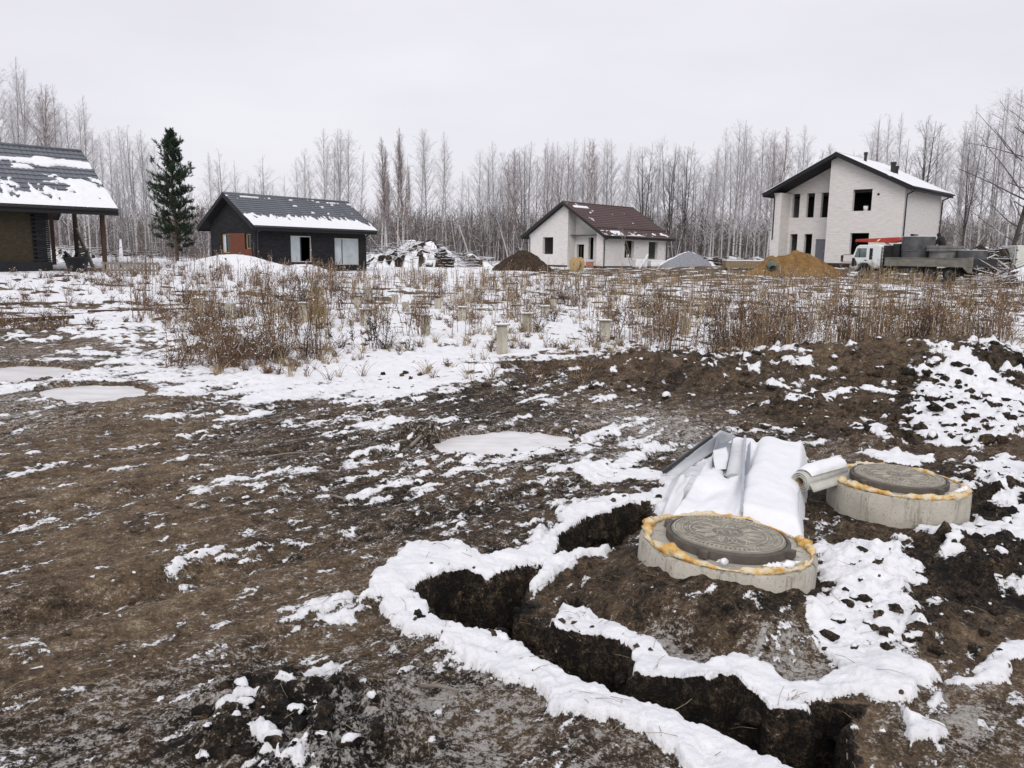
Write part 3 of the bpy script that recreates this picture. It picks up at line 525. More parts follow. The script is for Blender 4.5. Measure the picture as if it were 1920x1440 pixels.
# ================================================================ HOUSES
class House:
    def __init__(s, name, label, X, Y, yaw, z0, L, W, He, Hr, og=.6, oe=.6, tile='tile_grey', trim='black_trim', x0=0.0):
        s.t = thing(name, label, 'house', (X, Y, z0), R(yaw)); s.O = np.array([X, Y, z0]); s.a = R(yaw); s.L, s.W, s.He, s.Hr, s.og, s.oe, s.x0 = L, W, He, Hr, og, oe, x0
        s.sl = (Hr - He) / (W / 2 + oe); s.pitch = math.atan(s.sl); s.Hw = He + s.sl * oe - .24; s.tile = tile; s.trim = trim
    def loc(s, px, py, axis, c):
        """photo pixel -> local point on the wall plane axis = c"""
        d = ray(px, py); o = np.array([0, 0, CAMZ]) - s.O; ca, sa = math.cos(-s.a), math.sin(-s.a)
        rot = lambda p: np.array([p[0] * ca - p[1] * sa, p[0] * sa + p[1] * ca, p[2]]); o = rot(o); d = rot(d); k = 0 if axis == 'x' else 1
        return o + d * ((c - o[k]) / d[k])
    def rect(s, x0, x1, y0, y1, axis, c):
        """pixel rectangle -> (a0, a1, z0, z1) on that wall"""
        k = 1 if axis == 'x' else 0; A = s.loc(x0, (y0 + y1) / 2, axis, c)[k]; B = s.loc(x1, (y0 + y1) / 2, axis, c)[k]; xm = (x0 + x1) / 2
        return (min(A, B), max(A, B), s.loc(xm, y1, axis, c)[2], s.loc(xm, y0, axis, c)[2])
    def wall(s, mb, axis, c, t, a0, a1, z0, z1, ops=()):
        """slab at axis = c .. c+t, from a0 to a1, with openings"""
        A = sorted({a0, a1, *[v for o in ops for v in o[:2]]}); Z = sorted({z0, z1, *[v for o in ops for v in o[2:4]]})
        for i in range(len(A) - 1):
            j = 0
            while j < len(Z) - 1:
                def hole(jj):
                    am, zm = (A[i] + A[i + 1]) / 2, (Z[jj] + Z[jj + 1]) / 2; return any(o[0] < am < o[1] and o[2] < zm < o[3] for o in ops)
                if hole(j): j += 1; continue
                k = j
                while k + 1 < len(Z) - 1 and not hole(k + 1): k += 1
                if axis == 'x': mb.box((min(c, c + t), A[i], Z[j]), (max(c, c + t), A[i + 1], Z[k + 1]))
                else: mb.box((A[i], min(c, c + t), Z[j]), (A[i + 1], max(c, c + t), Z[k + 1]))
                j = k + 1
    def roof(s, rows, snow, pitch_x=.21, deck='soffit', rake=True):
        xa, xb = s.x0 - s.og, s.L + s.og; W, oe, He, Hr = s.W, s.oe, s.He, s.Hr; th = .2
        d = MB()
        for sg in (0, 1):
            f = (lambda y: y) if sg == 0 else (lambda y: W - y)
            pts = [(xa, f(-oe), He - .02), (xa, f(W / 2), Hr - .02), (xa, f(W / 2), Hr - th), (xa, f(-oe), He - th)]
            d.prism(pts if sg == 0 else pts[::-1], (xb - xa, 0, 0))
        rf = d.build('roof', deck, s.t)
        for sg in (0, 1):
            f = (lambda y: y) if sg == 0 else (lambda y: W - y)
            MB().box((xa - .02, min(f(-oe - .03), f(-oe)), He - .27), (xb + .02, max(f(-oe - .03), f(-oe)), He + .0)).build('fascia', s.trim, s.t)
            for xe in (xa - .035, xb):
                yA, yB = f(-oe - .03), f(W / 2); p = [(xe, yA, He - .27), (xe, yB, Hr - .25), (xe, yB, Hr + .05), (xe, yA, He + .03)]
                MB().prism(p, (.035, 0, 0)).build('rake_board', s.trim, s.t)
            g_ = MB(); gy = f(-oe - .1); g_.tube([(xa, gy, He - .04), (xb, gy, He - .04)], .06, 8); g_.build('gutter', 'gutter', s.t, True)
        # metal tile rows, each a stepped wavy strip
        SL = (W / 2 + oe) / math.cos(s.pitch); stp = SL / rows; n = int((xb - xa) / .07); xs = np.linspace(xa - .01, xb + .01, n + 1)
        wv = .016 * np.cos(2 * math.pi * (xs - xa) / pitch_x); V = np.zeros((n + 1, 4, 3))
        for k, (yy, zz_) in enumerate(((stp + .01, .006), (.03, .05), (0, .046), (0, .0))): V[:, k] = np.stack([xs, np.full(n + 1, yy), zz_ + wv * (1 if k < 3 else .6)], 1)
        V[:, 2, 1] -= wv * .8; V[:, 3, 1] -= wv * .8
        i_, k_ = np.meshgrid(np.arange(n), np.arange(3), indexing='ij'); q = np.stack([i_ * 4 + k_, i_ * 4 + k_ + 1, (i_ + 1) * 4 + k_ + 1, (i_ + 1) * 4 + k_], -1).reshape(-1, 4)
        rm = mesh_np('tile_row', V.reshape(-1, 3), q, None, False); rm.materials.append(MAT[s.tile])
        for sg in (0, 1):
            for i in range(rows):
                o = bpy.data.objects.new('tile_row', rm); COL.objects.link(o); o.parent = rf; dist = i * stp - .04
                if sg == 0: o.location = (0, -oe + dist * math.cos(s.pitch), He + dist * math.sin(s.pitch)); o.rotation_euler = (s.pitch, 0, 0)
                else: o.location = (xa + xb, W + oe - dist * math.cos(s.pitch), He + dist * math.sin(s.pitch)); o.rotation_euler = (s.pitch, 0, math.pi)
        rc = MB(); rc.tube([(xa - .02, W / 2, Hr + .02), (xb + .02, W / 2, Hr + .02)], .085, 8); rc.build('ridge_cap', s.tile, s.t, True)
        # snow lying on the slope towards the viewer
        if snow:
            nx, ns = int((xb - xa) / .07), int(SL / .07); X, S = np.meshgrid(np.linspace(xa, xb, nx), np.linspace(-.04, SL - .05, ns), indexing='ij')
            mk = snow((X - xa) / (xb - xa), S / SL, X, S); h = np.where(mk > 0, .06 + .04 * sstep(0, .35, mk), -.07)
            P = np.stack([X, -oe + S * math.cos(s.pitch) - h * math.sin(s.pitch), He + S * math.sin(s.pitch) + h * math.cos(s.pitch)], -1).reshape(-1, 3)
            i_, k_ = np.meshgrid(np.arange(nx - 1), np.arange(ns - 1), indexing='ij'); q = np.stack([i_ * ns + k_, (i_ + 1) * ns + k_, (i_ + 1) * ns + k_ + 1, i_ * ns + k_ + 1], -1).reshape(-1, 4)
            keep = (mk.ravel()[q] > 0).any(1); q = q[keep]; u, inv = np.unique(q, return_inverse=True); me = mesh_np('roof_snow', P[u], inv.reshape(-1, 4)); o = obj('roof_snow', me, 'snow', s.t); o['label'] = 'patchy snow lying on the tiles'; o['kind'] = 'stuff'
    def pipe(s, x, y, zt, zb, dx=0, dy=-1):
        """downpipe with a swan neck from the gutter"""
        e = s.oe; q = MB(); q.tube([(x + dx * (e + .05), y + dy * (e + .05), s.He - .08), (x + dx * (e - .02), y + dy * (e - .02), s.He - .22), (x + dx * .12, y + dy * .12, zt), (x + dx * .1, y + dy * .1, zt - .25), (x + dx * .1, y + dy * .1, zb + .15), (x + dx * .2, y + dy * .2, zb)], .05, 7); return q.build('downpipe', 'gutter', s.t, True)
    def window(s, axis, c, o, frame='window_frame', bars=(), pane='glass_pale', set_in=.09, fw=.06, part=None):
        """framed window in opening o; bars = fractions of the width"""
        a0, a1, z0, z1 = o; fr = MB(); k = (lambda a, z, d: (c + d, a, z)) if axis == 'x' else (lambda a, z, d: (a, c + d, z))
        def bx(m, A0, A1, Z0, Z1, d0, d1):
            p, q = k(A0, Z0, d0), k(A1, Z1, d1); m.box(tuple(map(min, p, q)), tuple(map(max, p, q)))
        bx(fr, a0, a0 + fw, z0, z1, set_in, set_in + .07); bx(fr, a1 - fw, a1, z0, z1, set_in, set_in + .07); bx(fr, a0 + fw, a1 - fw, z0, z0 + fw, set_in, set_in + .07); bx(fr, a0 + fw, a1 - fw, z1 - fw, z1, set_in, set_in + .07)
        w = fr.build('window', frame, s.t)
        ed = [a0 + fw] + [a0 + (a1 - a0) * b for b in bars] + [a1 - fw]
        for b in ed[1:-1]:
            m = MB(); bx(m, b - .035, b + .035, z0 + fw, z1 - fw, set_in + .005, set_in + .065); m.build('mullion', 'frame_dark', w)
        pn = pane if isinstance(pane, (list, tuple)) else [pane] * (len(ed) - 1)
        for i in range(len(ed) - 1):
            if pn[i] is None: continue
            m = MB(); bx(m, ed[i] + (.037 if i else 0), ed[i + 1] - (.037 if i < len(ed) - 2 else 0), z0 + fw, z1 - fw, set_in + .03, set_in + .042); m.build('pane', pn[i], w)
        return w
def gable(mb, s, x, t, z, y0=None, y1=None, drop=.0):
    """gable triangle (or its slice y0..y1) above height z"""
    y0 = 0 if y0 is None else y0; y1 = s.W if y1 is None else y1; top = lambda y: s.He + s.sl * (s.oe + min(y, s.W - y)) - .22
    ys = sorted({y0, y1, *([s.W / 2] if y0 < s.W / 2 < y1 else [])}); pts = [(x, y0, z)] + [(x, y, max(z, top(y))) for y in ys] + [(x, y1, z)]
    P = []
    for p in pts:
        if not P or (Vector(p) - Vector(P[-1])).length > 1e-4: P.append(p)
    mb.prism(P, (t, 0, 0))

# ---- black brick house
H = House('brick_house', 'low black brick house with a grey tiled roof and snow along its eaves', -16.92, 52.55, 52.1, .36, 9.43, 5.31, 3.0, 5.18)
Z4 = lambda x, y: (360 + x / 4.8, 330 + y / 4.8)
def zr(Z, x0, x1, y0, y1): a = Z(x0, y0); b = Z(x1, y1); return a[0], b[0], a[1], b[1]
door = H.rect(*zr(Z4, 890, 1080, 540, 775), 'y', 0); win = H.rect(*zr(Z4, 1285, 1505, 562, 798), 'y', 0)
gw = H.rect(*zr(Z4, 268, 345, 520, 692), 'x', 0); gw2 = H.rect(*zr(Z4, 482, 530, 520, 655), 'x', 0); gp_ = H.rect(*zr(Z4, 345, 482, 515, 775), 'x', 0)
t = .35; Hw = H.Hw; w = MB()
H.wall(w, 'y', 0, t, 0, H.L, -.6, Hw, [door, win]); H.wall(w, 'y', H.W, -t, 0, H.L, -.6, Hw)
H.wall(w, 'x', 0, t, t, H.W - t, -.6, Hw, [gw, gw2]); H.wall(w, 'x', H.L, -t, t, H.W - t, -.6, Hw); gable(w, H, 0, t, Hw); gable(w, H, H.L - t, t, Hw)
w.build('wall', 'black_brick', H.t)
MB().box((-.02, -.02, -.6), (H.L + .02, -.001, .18)).box((-.02, 0, -.6), (-.001, H.W + .02, .18)).build('plinth', 'plinth_black', H.t)
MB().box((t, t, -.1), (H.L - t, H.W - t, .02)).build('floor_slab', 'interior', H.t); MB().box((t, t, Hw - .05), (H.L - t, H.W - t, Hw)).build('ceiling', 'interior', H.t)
H.window('y', 0, door, 'window_frame', (.5,), ['glass_pale', None]); H.window('y', 0, win, 'window_frame', (.33,), 'glass_pale'); H.window('x', 0, gw, 'frame_wood', (.6,), ['glass_dark', 'glass_pale']); H.window('x', 0, gw2, 'frame_wood', (), 'glass_dark')
m = MB(); m.box((-.05, gp_[0] + .01, gp_[2]), (-.004, gp_[1] - .01, gp_[3])); gq = H.rect(*zr(Z4, 268, 515, 692, 770), 'x', 0)
m.box((-.05, gp_[1] - .009, gp_[2]), (-.004, gq[1], gw[2] - .02)).box((-.05, gw2[0] - .1, gp_[2]), (-.004, gp_[0] + .009, gw2[2] - .02)); o = m.build('wall_panel', 'rust_panel', H.t); o['label'] = 'rust-brown board panel around the gable windows'
def snow_black(u, v, X, S):
    n = fbm(X * 1.1, S * 1.4, 4, 5); n2 = fbm(X * 6, S * 2, 3, 6)
    e = .33 + .12 * (n - .5) + .3 * (n2 - .5) - .1 * sstep(.8, 1, u) - v
    return np.maximum(np.maximum(e * 3, (fbm(X * 1.6, S * 2.4, 3, 8) - .8) * 3), np.where(abs(v - .93) < .012 + .012 * n, n - .47, -1))
H.roof(15, snow_black); H.pipe(.05, -.02, H.Hw - .5, -.1); H.pipe(H.L - .05, 0, H.Hw - .6, -.1, .8, 0)
HB = H
# ---- white one-storey house
H = House('brick_house', 'one-storey white brick house with a maroon tiled roof and empty windows', 8.57, 77.02, 46.9, .58, 11.12, 9.55, 3.1, 6.42, tile='tile_maroon', trim='gutter')
Z4 = lambda x, y: (940 + x / 4.8, 350 + y / 4.8)
ys = H.loc(*Z4(597, 500), 'x', 0)[1]; yp = .8; dep = 1.25; t = .35; Hw = H.Hw; w = MB()
o1 = H.rect(*zr(Z4, 372, 466, 455, 607), 'x', 0); o2 = H.rect(*zr(Z4, 1110, 1195, 485, 640), 'y', 0); o3 = H.rect(*zr(Z4, 1325, 1408, 498, 652), 'y', 0)
od = H.rect(*zr(Z4, 677, 742, 520, 700), 'x', dep); on = H.rect(*zr(Z4, 784, 828, 457, 655), 'x', dep)
H.wall(w, 'y', 0, t, 0, H.L, -.6, Hw, [o2, o3]); H.wall(w, 'y', H.W, -t, 0, H.L, -.6, Hw); H.wall(w, 'x', H.L, -t, t, H.W - t, -.6, Hw); gable(w, H, H.L - t, t, Hw)
H.wall(w, 'x', 0, t, ys, H.W - t, -.6, Hw, [o1]); gable(w, H, 0, t, Hw, ys, H.W); H.wall(w, 'y', ys, t, t, dep, -.6, Hw); gable(w, H, t, dep - t, Hw, ys, ys + t)
H.wall(w, 'x', dep, t, t, ys, -.6, Hw, [od, on]); gable(w, H, dep, t, Hw, .0, ys); H.wall(w, 'x', 0, t, t, yp, -.6, Hw); gable(w, H, 0, t, Hw, 0, yp)
w.build('wall', 'white_brick', H.t)
MB().box((-.03, -.03, -.6), (H.L + .03, -.001, .22)).box((-.03, 0, -.6), (-.001, yp, .22)).box((-.03, ys, -.6), (-.001, H.W + .03, .22)).box((dep - .03, yp, -.6), (dep - .001, ys, .22)).build('plinth', 'plinth_brown', H.t)
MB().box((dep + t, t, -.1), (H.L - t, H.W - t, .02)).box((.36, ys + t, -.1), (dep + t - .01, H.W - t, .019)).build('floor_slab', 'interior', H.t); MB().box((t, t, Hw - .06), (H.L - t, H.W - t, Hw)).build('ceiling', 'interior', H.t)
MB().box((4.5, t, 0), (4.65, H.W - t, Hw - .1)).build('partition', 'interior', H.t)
MB().lathe([(.05, 0), (.05, .02), (0, .02)], k=10, M=Matrix.Translation((o2[1] + .5, -.004, o2[3] - .7)) @ Matrix.Rotation(R(90), 4, 'X')).build('vent_hole', 'dark_gap', H.t)
MB().lathe([(.05, 0), (.05, .02), (0, .02)], k=10, M=Matrix.Translation((o3[1] + .5, -.004, o3[3] - .7)) @ Matrix.Rotation(R(90), 4, 'X')).build('vent_hole', 'dark_gap', H.t)
def snow_white(u, v, X, S):
    n = fbm(X * 1.3, S * 1.8, 4, 15); a = np.where((v > .02) & (v < .15), (n - .50 - .3 * np.clip(u - .2, 0, 1)) * 3, -1)
    return np.maximum(a, np.where((abs(v - .86) < .035) & (abs(u - .17) < .09), .2 + n - .5, (fbm(X * 1.5, S * 2.5, 3, 18) - .88 + .1 * (u < .3)) * 3))
H.roof(17, snow_white)
sg = MB()
for i in range(30):
    xx = H.x0 - .3 + i * (H.L + .6) / 29; yy = -H.oe + 1.1; sg.box((xx - .07, yy - .03, H.He + (yy + H.oe) * H.sl + .03), (xx + .07, yy + .03, H.He + (yy + H.oe) * H.sl + .17))
sg.build('snow_guard', 'gutter', H.t)['kind'] = 'stuff'
H.pipe(.06, -.02, H.Hw - .5, -.3); H.pipe(H.L - .1, -.02, H.Hw - .5, -.3); H.pipe(0, H.W - .1, H.Hw - .5, -.3, -.2, 0)
HW = H
# ---- white two-storey house
H = House('brick_house', 'two-storey white brick house with a snow-covered low-pitched roof', 27.68, 57.45, 45.4, 1.24, 7.98, 9.92, 5.59, 8.30)
Z4 = lambda x, y: (1400 + x / 3.692, 260 + y / 3.692)
ys = H.loc(*Z4(560, 520), 'x', 0)[1]; yl = H.loc(*Z4(236, 500), 'x', 0)[1]; dep = 1.6; t = .35; Hw = H.Hw; w = MB()
up = [H.rect(*zr(Z4, a, b, c, d), 'x', dep) for a, b, c, d in ((315, 366, 380, 547), (413, 468, 375, 546), (514, 566, 371, 545))]; lo = [H.rect(*zr(Z4, a, b, c, d), 'x', dep) for a, b, c, d in ((297, 347, 660, 830), (394, 448, 660, 850))]
od = H.rect(*zr(Z4, 473, 545, 696, 868), 'x', dep); r1 = H.rect(*zr(Z4, 733, 866, 350, 500), 'x', 0); r2 = H.rect(*zr(Z4, 712, 842, 653, 800), 'x', 0); sw = H.rect(*zr(Z4, 1130, 1188, 660, 760), 'y', 0)
H.wall(w, 'y', 0, t, 0, H.L, -.9, Hw, [sw]); H.wall(w, 'y', H.W, -t, 0, H.L, -.9, Hw); H.wall(w, 'x', H.L, -t, t, H.W - t, -.9, Hw); gable(w, H, H.L - t, t, Hw)
H.wall(w, 'x', 0, t, t, ys, -.9, Hw, [r1, r2]); gable(w, H, 0, t, Hw, 0, ys); H.wall(w, 'y', ys, -t, t, dep, -.9, Hw); gable(w, H, t, dep - t, Hw, ys - t, ys)
H.wall(w, 'x', dep, t, ys, H.W - t, -.9, Hw, up + lo + [od]); gable(w, H, dep, t, Hw, ys, H.W); H.wall(w, 'x', 0, dep, yl, H.W - t, -.9, Hw)
w.build('wall', 'white_brick', H.t)
MB().box((-.03, -.03, -.9), (H.L + .03, -.001, .24)).box((-.03, 0, -.9), (-.001, ys, .24)).box((-.03, yl, -.9), (-.001, H.W + .03, .24)).box((dep - .03, ys, -.9), (dep - .001, yl, .24)).build('plinth', 'plinth_brown', H.t)
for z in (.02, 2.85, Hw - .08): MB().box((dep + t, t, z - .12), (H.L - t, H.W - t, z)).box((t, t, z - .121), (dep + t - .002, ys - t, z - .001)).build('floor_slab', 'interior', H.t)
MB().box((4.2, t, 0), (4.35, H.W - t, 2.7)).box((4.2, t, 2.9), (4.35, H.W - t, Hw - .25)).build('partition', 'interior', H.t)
dm = MB(); dm.box((dep + .1, od[0], od[2]), (dep + .15, od[1], od[3])); d_ = dm.build('door', 'steel_door', H.t); MB().box((dep + .04, od[0] + .1, od[2] + 1.0), (dep + .1, od[0] + .22, od[2] + 1.05)).build('handle', 'galv', d_)
vh = H.loc(*Z4(913, 385), 'x', 0); MB().lathe([(.09, 0), (.09, .02), (0, .02)], k=10, M=Matrix.Translation((-.004, vh[1], vh[2])) @ Matrix.Rotation(R(-90), 4, 'Y')).build('vent_hole', 'dark_gap', H.t)
def snow_two(u, v, X, S):
    n = fbm(X * 1.2, S * 1.5, 4, 25); return np.minimum(np.where(abs(v - .3) < .012, n - .42, .3), .25 + 0 * u)
H.roof(16, snow_two)
bs = MB(); xa, xb = H.x0 - H.og, H.L + H.og; f = lambda y, h=.0: H.Hr - (abs(y - H.W / 2)) * H.sl + h
bs.prism([(xa + .1, H.W / 2 + .05, f(H.W / 2, .06)), (xa + .1, H.W + H.oe, f(H.W + H.oe, .06)), (xa + .1, H.W + H.oe, f(H.W + H.oe, .14)), (xa + .1, H.W / 2 + .05, f(H.W / 2, .14))], (xb - xa - .2, 0, 0)); bs.build('roof_snow', 'snow', H.t, bevel=.03)
H.pipe(.06, -.02, H.Hw - .5, -.3); H.pipe(H.L - .1, -.02, H.Hw - .5, -.3); H.pipe(0, H.W - .1, H.Hw - .5, 2, -.2, 0)
for px, py, dx, r_, hh in ((729, 128, 2.6, .11, .75), (908, 180, 3.4, .17, .85), (936, 188, 3.9, .12, .65)):
    yy = {729: 4.0, 908: 2.2, 936: 2.1}[px]; z = f(yy); c = MB(); c.lathe([(r_, -.15), (r_, hh - .2), (r_ * 1.3, hh - .2), (r_ * 1.3, hh), (0, hh)], (dx, yy, z), 12); c.build('vent_pipe', 'gutter', H.t)
HT = H
def bucket(loc, r_=.15, h=.28, mat='white_sack', label='', cat='bucket'):
    b = thing('bucket', label, cat, loc); m = MB(); m.lathe([(0, .0), (r_ * .82, 0), (r_, h), (r_ * .94, h), (r_ * .78, .02), (0, .02)], k=14); m.build('pail', mat, b, True)
    m = MB(); m.tube([(r_ * math.cos(a), 0, h - .02 + r_ * .55 * math.sin(a)) for a in np.linspace(0, math.pi, 9)], .008, 5); m.build('bail', 'galv', b); return b
def world_of(H, p): return Vector(H.O) + Matrix.Rotation(H.a, 3, 'Z') @ Vector(p)
bucket(world_of(HT, (.17, r1[0] + .45, r1[2] + .002)), .17, .34, label='white bucket standing on the sill of the big upstairs window')
bucket(world_of(HW, (o2[0] + .78, .17, o2[2] + .002)), .16, .32, label='white bucket standing on the window sill beside the ladder')
# ---- house with the open porch at the picture's left
H = House('porch_house', 'dark unfinished house with a snowy grey tiled roof reaching over an open porch', -18.2, 36.96, 44, .84, -.05, 9.59, 2.7, 5.66, og=.05, oe=.0, x0=-11.)
H.W = 9.59; wy = .62; xw = H.loc(91, 500, 'y', wy)[0]; HL = H
t = .3; Hw = H.He + H.sl * wy - .24; w = MB(); x0 = -10.4
w.box((x0, wy, -.5), (xw - .55, wy + t, Hw)).box((x0, H.W - wy - t, -.5), (xw, H.W - wy, Hw)); w.box((x0, wy + t, -.5), (x0 + t, H.W - wy - t, Hw)).box((xw - t, wy + t, -.5), (xw, H.W - wy - t, Hw)); gable(w, H, xw - t, t, Hw, wy, H.W - wy); gable(w, H, x0, t, Hw, wy, H.W - wy)
w.build('wall', 'osb', H.t)
q = MB(); nb = 34; hh = (Hw + .3) / nb
for i in range(nb):   # toothed edge of black facing brick at the corner
    dx = .55 if i % 2 else .42; q.box((xw - dx, wy - .11, -.3 + i * hh + .004), (xw + .11, wy - .002, -.3 + (i + 1) * hh - .008)); q.box((xw + .002, wy, -.3 + i * hh + .004), (xw + .11, wy + .4, -.3 + (i + 1) * hh - .008))
q.box((xw - .55, wy, -.5), (xw, wy + t - .01, Hw)); o = q.build('facing_brick', 'black_brick', H.t); o['label'] = 'black facing bricks laid in a toothed edge'
MB().box((x0, wy - .14, -.6), (xw + .14, wy - .112, .32)).build('plinth', 'plinth_black', H.t); MB().box((xw + .01, .3, -.45), (-.15, H.W - .3, -.02)).build('porch_slab', 'interior', H.t)
for py_ in (.6, H.W / 2, H.W - .6):
    zt = H.He + H.sl * min(py_, H.W - py_) - .24; MB().box((-.5 - .085, py_ - .085, -.4), (-.5 + .085, py_ + .085, zt)).build('post', 'wood_dark', H.t, bevel=.008)
for yb in (.5, H.W - .7): MB().box((xw + .12, yb, H.He), (-.2, yb + .2, H.He + .16)).build('beam', 'wood_dark', H.t)
def snow_left(u, v, X, S):
    n = fbm(X * 1.1, S * 1.3, 4, 35); n2 = fbm(X * 5.5, S * 1.3, 3, 36)
    e = (.27 + .16 * (n - .5) + .5 * (n2 - .5) + .12 * sstep(.9, 1, u) - v) * 3
    b = np.where((abs(v - (.74 - .0 * u)) < .03 + .07 * (n - .4) + .02 * sstep(.75, .95, u)) & (v < .85), .3 - abs(v - .74) * 4, -1)
    return np.maximum(np.maximum(e, b), (fbm(X * 1.0, S * 1.7, 4, 38) - .67 + .12 * sstep(.8, 1, u)) * 3 * (v < .82) - (v >= .82))
H.roof(14, snow_left, .23)
# ================================================================ TREES AND WEEDS
RNG = np.random.default_rng(11)
def grow(h, n_br, first, spread, up, twigs, seed, r0=.1, bend=.25, tw_r=.0036, droop=.15, lean=0.0, fork=0):
    """a bare tree: trunk mesh + crown (limbs and fine twigs)"""
    g_ = np.random.default_rng(seed); tr = MB(); stems = []
    nseg = 12; ax = g_.normal(size=2) * bend; ph = g_.random() * 6.28
    def stem(base, dirx, diry, hh, rad, z0):
        P = []; Rd = []
        for i in range(nseg + 1):
            f = i / nseg; w = math.sin(f * 4 + ph) * bend * .6 * f
            P.append(Vector((base[0] + dirx * f * hh + w, base[1] + diry * f * hh + w * .5, z0 + f * hh))); Rd.append(max(.006, rad * (1 - f) ** .8 + .004))
        tr.tube(P, Rd, 7, False); stems.append((P, Rd)); return P
    main = stem((0, 0), lean, g_.normal() * .02, h, r0, -.3)
    for k in range(fork):
        q = main[2 + k]; stem((q.x, q.y), g_.uniform(-.22, .22), g_.uniform(-.12, .12), h * g_.uniform(.6, .8), r0 * .6, q.z)
    A0 = []; A1 = []; ra = []; rb = []
    def seg(p, q, a, b): A0.append(p); A1.append(q); ra.append(a); rb.append(b)
    for b in range(n_br):
        P, Rd = stems[b % len(stems)]; f = first + (1 - first) * (b / n_br) ** .9 * .97; i = min(int(f * nseg), nseg - 1); fr = f * nseg - i; p = np.array(P[i].lerp(P[i + 1], fr))
        rt = Rd[i]; az = b * 2.399 + g_.normal() * .4; shape = math.sin(math.pi * min(1, (f - first) / (1 - first) * .9 + .12)) ** .7
        L = spread * h * (.35 + .8 * shape) * g_.uniform(.6, 1.2) * (1 - .62 * f ** 2); el = R(up + g_.normal() * 9) + f * .25
        d = np.array([math.cos(az) * math.cos(el), math.sin(az) * math.cos(el), math.sin(el)]); pts = [p]; n = 5
        for k in range(n):
            d = d + np.array([g_.normal() * .10, g_.normal() * .10, .10 if k < 2 else .04 - droop * .3]); d /= np.linalg.norm(d); pts.append(pts[-1] + d * L / n)
        br = min(rt * .5, .006 + .011 * L)
        for k in range(n): seg(pts[k], pts[k + 1], br * (1 - k / n * .75), br * (1 - (k + 1) / n * .75))
        for w in range(int(twigs * (.5 + shape))):
            t_ = g_.uniform(.22, 1) * n; k = min(int(t_), n - 1); q = pts[k] + (pts[k + 1] - pts[k]) * (t_ - k); ld = (pts[k + 1] - pts[k]); ld /= np.linalg.norm(ld)
            td = ld * .75 + g_.normal(size=3) * .5 + np.array([0, 0, .1]); td /= np.linalg.norm(td); tl = L * g_.uniform(.14, .34); m_ = q + td * tl * .5; td2 = td + g_.normal(size=3) * .25 + np.array([0, 0, -droop * 2]); td2 /= np.linalg.norm(td2); e_ = m_ + td2 * tl * .55
            seg(q, m_, tw_r * 1.25, tw_r); seg(m_, e_, tw_r, tw_r * .55)
            for _ in range(2):
                td3 = td + g_.normal(size=3) * .65 + np.array([0, 0, -droop]); td3 /= np.linalg.norm(td3); seg(m_, m_ + td3 * tl * g_.uniform(.3, .6), tw_r * .85, tw_r * .5)
    V, Fq = segs_mesh('crown', A0, A1, np.array(ra), np.array(rb)); return tr.mesh('trunk', True), mesh_np('crown', V, Fq, None, False)
PROTO = {}
def proto(key, bark, twig, **k):
    a, b = grow(**k); a.materials.append(MAT[bark]); b.materials.append(MAT[twig]); PROTO[key] = (a, b, k['h'])
for i in range(5): proto('slim%d' % i, 'birch_bark', ('twig_grey', 'twig_pale', 'twig_grey', 'twig_pale', 'twig_russet')[i], h=15, n_br=(64, 54, 70, 58, 66)[i], first=(.26, .34, .22, .38, .28)[i], spread=(.2, .17, .22, .18, .2)[i], up=(46, 52, 42, 50, 48)[i], twigs=12, seed=100 + i, r0=(.085, .07, .09, .065, .08)[i], bend=.22, lean=(0, .02, -.02, .03, -.01)[i])
proto('russet', 'birch_bark', 'twig_russet', h=15, n_br=86, first=.3, spread=.17, up=56, twigs=15, seed=120, r0=.09, bend=.15)
proto('broad0', 'birch_bark', 'twig_pale', h=14, n_br=62, first=.24, spread=.25, up=40, twigs=13, seed=130, r0=.13, bend=.35, droop=.3, fork=2)
proto('broad1', 'birch_bark', 'twig_grey', h=14, n_br=62, first=.28, spread=.22, up=44, twigs=13, seed=131, r0=.12, bend=.3, droop=.25, fork=1)
proto('dark', 'dark_bark', 'twig_dark', h=13, n_br=56, first=.2, spread=.26, up=40, twigs=12, seed=140, r0=.13, bend=.3, fork=2)
proto('limby', 'dark_bark', 'twig_dark', h=18, n_br=46, first=.16, spread=.42, up=24, twigs=18, seed=141, r0=.24, bend=.5, droop=.22, lean=-.16)
proto('bare_stem', 'birch_bark', 'twig_pale', h=12, n_br=16, first=.55, spread=.1, up=50, twigs=6, seed=150, r0=.07, bend=.2)
def tree(key, x, y, h, label, group, rz=None, w=1.0, name='birch_tree', cat='tree'):
    a, b, h0 = PROTO[key]; z = ground_z(x, y); t = thing(name, label, cat, (x, y, z), rnd.random() * 6.28 if rz is None else rz, group); k = h / h0; t.scale = (k * w, k * w, k); t.rotation_euler = (rnd.gauss(0, .025), rnd.gauss(0, .025), t.rotation_euler[2])
    for nm, me in (('trunk', a), ('crown', b)):
        o = bpy.data.objects.new(nm, me); COL.objects.link(o); o.parent = t
    return t
def hor_at(px): return HOR + (px - 960) * math.tan(ROLL)
LOOK = dict(slim0='grey-twigged', slim1='slender pale', slim2='wide-crowned grey', slim3='thin high-crowned pale', slim4='brown-tinged', russet='russet', broad0='broad forked pale', broad1='twin-stemmed', dark='dark-barked', limby='dark', bare_stem='nearly branchless')
def put(px, top, depth, key, label, group, w=1.0, rz=None, name='birch_tree'):
    p = at_y(px, hor_at(px), depth); h = (hor_at(px) - top) / F_PX * depth * 1.0 + CAMZ - ground_z(p[0], depth); return tree(key, p[0], depth, h, label, group, rz, w, name)
SL = ['slim0', 'slim1', 'slim2', 'slim3']
